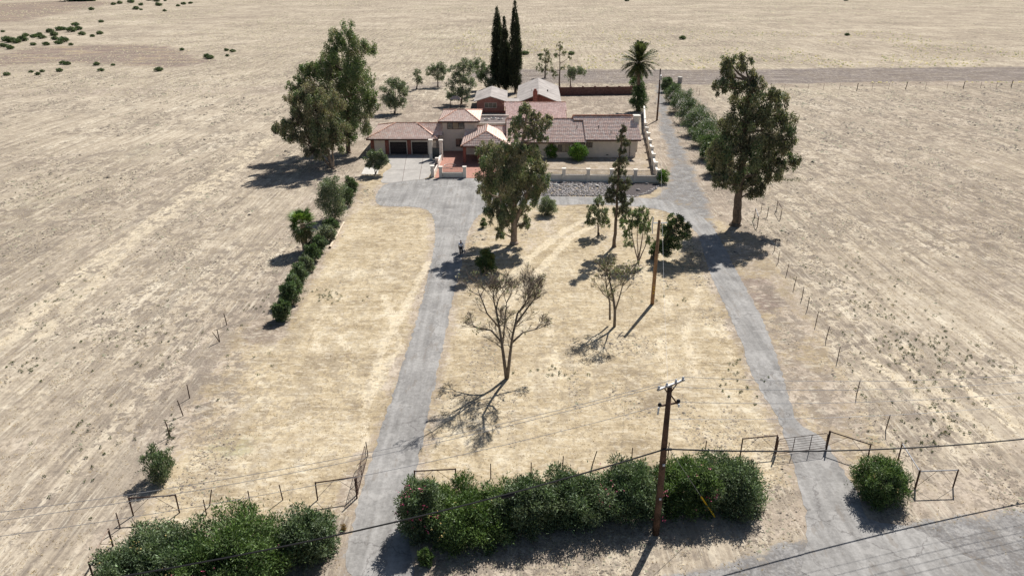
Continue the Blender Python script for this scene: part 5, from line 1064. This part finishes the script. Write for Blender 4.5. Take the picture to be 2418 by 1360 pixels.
def vnoise(x, y, sc, seed):
    g_ = np.random.default_rng(seed).random((256, 256)); u, w = x/sc + 1000, y/sc + 1000; i, j = np.floor(u).astype(int), np.floor(w).astype(int); fu, fw = u-i, w-j; fu, fw = fu*fu*(3-2*fu), fw*fw*(3-2*fw)
    q = lambda a, b: g_[a % 256, b % 256]
    return (q(i,j)*(1-fu)+q(i+1,j)*fu)*(1-fw) + (q(i,j+1)*(1-fu)+q(i+1,j+1)*fu)*fw
# soil clods and flattened straw clumps lying between the stubble
n0 = 420000; y = 26 * (230/26) ** rng.random(n0); x = rng.uniform(-1, 1, n0) * (y*.82 + 14)
pat = .45*vnoise(x, y*.35, 1.6, 1) + .3*vnoise(x, y*.6, 5, 2) + .25*vnoise(x, y*.5, 17, 3)
yd = attr_at('yard', x, y); keep = (pat > np.where(yd > .5, .72, .565)) & (attr_at('gravel', x, y) < .4) & (sdf(x, y, DRIVE) < -.3) & ~pip(x, y, [(-26,104),(23,103),(23,125),(-26,125)]) & ~pip(x, y, [(-14,120),(32,118),(34,192),(-14,192)]) & (attr_at('dark', x, y) < .3) & (attr_at('track', x, y) < .3)
keep &= rng.random(n0) < .62; x, y = x[keep], y[keep]; n = len(x); far = np.clip(y/60, .8, 2.6)
rad = rng.uniform(.035, .12, n) * far * np.exp(rng.normal(0, .3, n)); hh = rad * rng.uniform(.35, .75, n); a0 = rng.uniform(0, 6.28, n); vv_ = np.zeros((n, 5, 3))
for q in range(4):
    rr_ = rad * rng.uniform(.6, 1.5, n); vv_[:, q, 0] = x + np.cos(a0 + q*1.571)*rr_; vv_[:, q, 1] = y + np.sin(a0 + q*1.571)*rr_*.8; vv_[:, q, 2] = -.01
vv_[:, 4] = np.stack([x + rng.normal(0, .2, n)*rad, y + rng.normal(0, .2, n)*rad, hh], 1)
ff = (np.arange(n)[:, None, None]*5 + np.array([(0,1,4),(1,2,4),(2,3,4),(3,0,4)])[None]).reshape(-1, 3)
cc = np.array([(.23,.19,.15),(.30,.25,.19),(.40,.34,.25),(.18,.15,.12),(.27,.26,.18)])[rng.choice(5, n, p=[.3,.25,.2,.15,.1])]
o = mesh_obj('soil_clods', vv_.reshape(-1, 3), ff, 'rock', None, np.repeat(cc, 5, 0)); tag(o, 'brown soil clods and straw clumps strewn over the fields', 'soil clods', kind='stuff'); print('clods', n)
n0 = 60000; y = 185 * (900/185) ** rng.random(n0); x = rng.uniform(-1, 1, n0) * (y*.8 + 20); pat = .5*vnoise(x, y*.4, 9, 5) + .5*vnoise(x, y*.3, 38, 6)
ok = (pat > .53) & (attr_at('dark', x, y) < .3) & ~pip(x, y, [(-60,180),(50,180),(60,236),(-60,236)]); x, y = x[ok], y[ok]; n = len(x); rad = rng.uniform(.14, .42, n) * np.clip(y/300, .7, 2); vv_ = np.zeros((n, 5, 3)); a0 = rng.uniform(0, 6.28, n)
for q in range(4): vv_[:, q, 0] = x + np.cos(a0 + q*1.571)*rad*rng.uniform(.6, 1.5, n); vv_[:, q, 1] = y + np.sin(a0 + q*1.571)*rad*rng.uniform(.6, 1.5, n)
vv_[:, 4] = np.stack([x, y, rad*rng.uniform(.3, .7, n)], 1); ff = (np.arange(n)[:, None, None]*5 + np.array([(0,1,4),(1,2,4),(2,3,4),(3,0,4)])[None]).reshape(-1, 3)
cc = np.array([(.30,.27,.18),(.38,.33,.22),(.24,.21,.15),(.46,.39,.26)])[rng.choice(4, n)]
m2 = 5200; yy = 212 + 190*rng.random(m2)**1.6; xx = rng.uniform(-25, 200, m2); k2 = (vnoise(xx, yy*.4, 11, 8) > .42) & (attr_at('dark', xx, yy) < .3); xx, yy = xx[k2], yy[k2]; m2 = len(xx); r2 = rng.uniform(.15, .5, m2); v2 = np.zeros((m2, 5, 3)); a2 = rng.uniform(0, 6.28, m2)
for q in range(4): v2[:, q, 0] = xx + np.cos(a2 + q*1.571)*r2; v2[:, q, 1] = yy + np.sin(a2 + q*1.571)*r2
v2[:, 4] = np.stack([xx, yy, r2*rng.uniform(.7, 1.3, m2)], 1); f2 = (np.arange(m2)[:, None, None]*5 + np.array([(0,1,4),(1,2,4),(2,3,4),(3,0,4)])[None]).reshape(-1, 3) + n*5
vv_ = np.concatenate([vv_, v2]); ff = np.concatenate([ff, f2]); cc = np.concatenate([cc, np.array([(.44,.37,.17),(.36,.32,.15),(.50,.42,.22),(.24,.24,.12)])[rng.choice(4, m2)]])
o = mesh_obj('dry_tufts', vv_.reshape(-1, 3), ff, 'rock', None, np.repeat(cc, 5, 0)); tag(o, 'dry grass tufts dotted over the far fields', 'dry tufts', kind='stuff')
wx, wy = [], []
for cx_, cy_, rx_, ry_, k_ in ((2150,820,150,70,110),(2070,720,90,40,30),(2250,900,160,90,60),(2200,1020,120,60,40),(200,1080,140,120,24),(60,870,50,20,14),(350,820,250,120,50),(150,700,150,120,40),(640,720,60,50,20),(400,1020,18,40,18),(780,700,80,20,30),(1560,700,60,20,10),(1300,880,60,20,14),(1750,900,60,60,24),(120,430,120,60,60),(2000,640,150,60,30),(560,330,150,40,40),(1400,140,250,30,160),(500,150,130,20,60),(1850,425,60,5,60)):
    for _ in range(k_):
        g = G(cx_ + rng.normal(0, .5)*rx_, cy_ + rng.normal(0, .5)*ry_)
        wx.append(g.x); wy.append(g.y)
wc = np.stack([wx, wy, np.full(len(wx), .06)], 1); sc_w = np.clip(wc[:, 1]/70, .7, 3.2)[:, None]
v, f, c_ = leaf_mesh(wc, np.array([.12,.12,.05])*sc_w*np.exp(rng.normal(-.15,.5,(len(wx),1))), np.full(len(wx), 16), .11, .06, 'out', [(.09,.12,.05),(.14,.16,.08),(.20,.20,.12),(.07,.085,.045)], .35); v[:, 2] = np.maximum(v[:, 2], .01)
o = mesh_obj('weeds', v, f, 'leaf', None, c_); tag(o, 'low green weeds dotted over the stubble fields', 'weeds', kind='stuff')
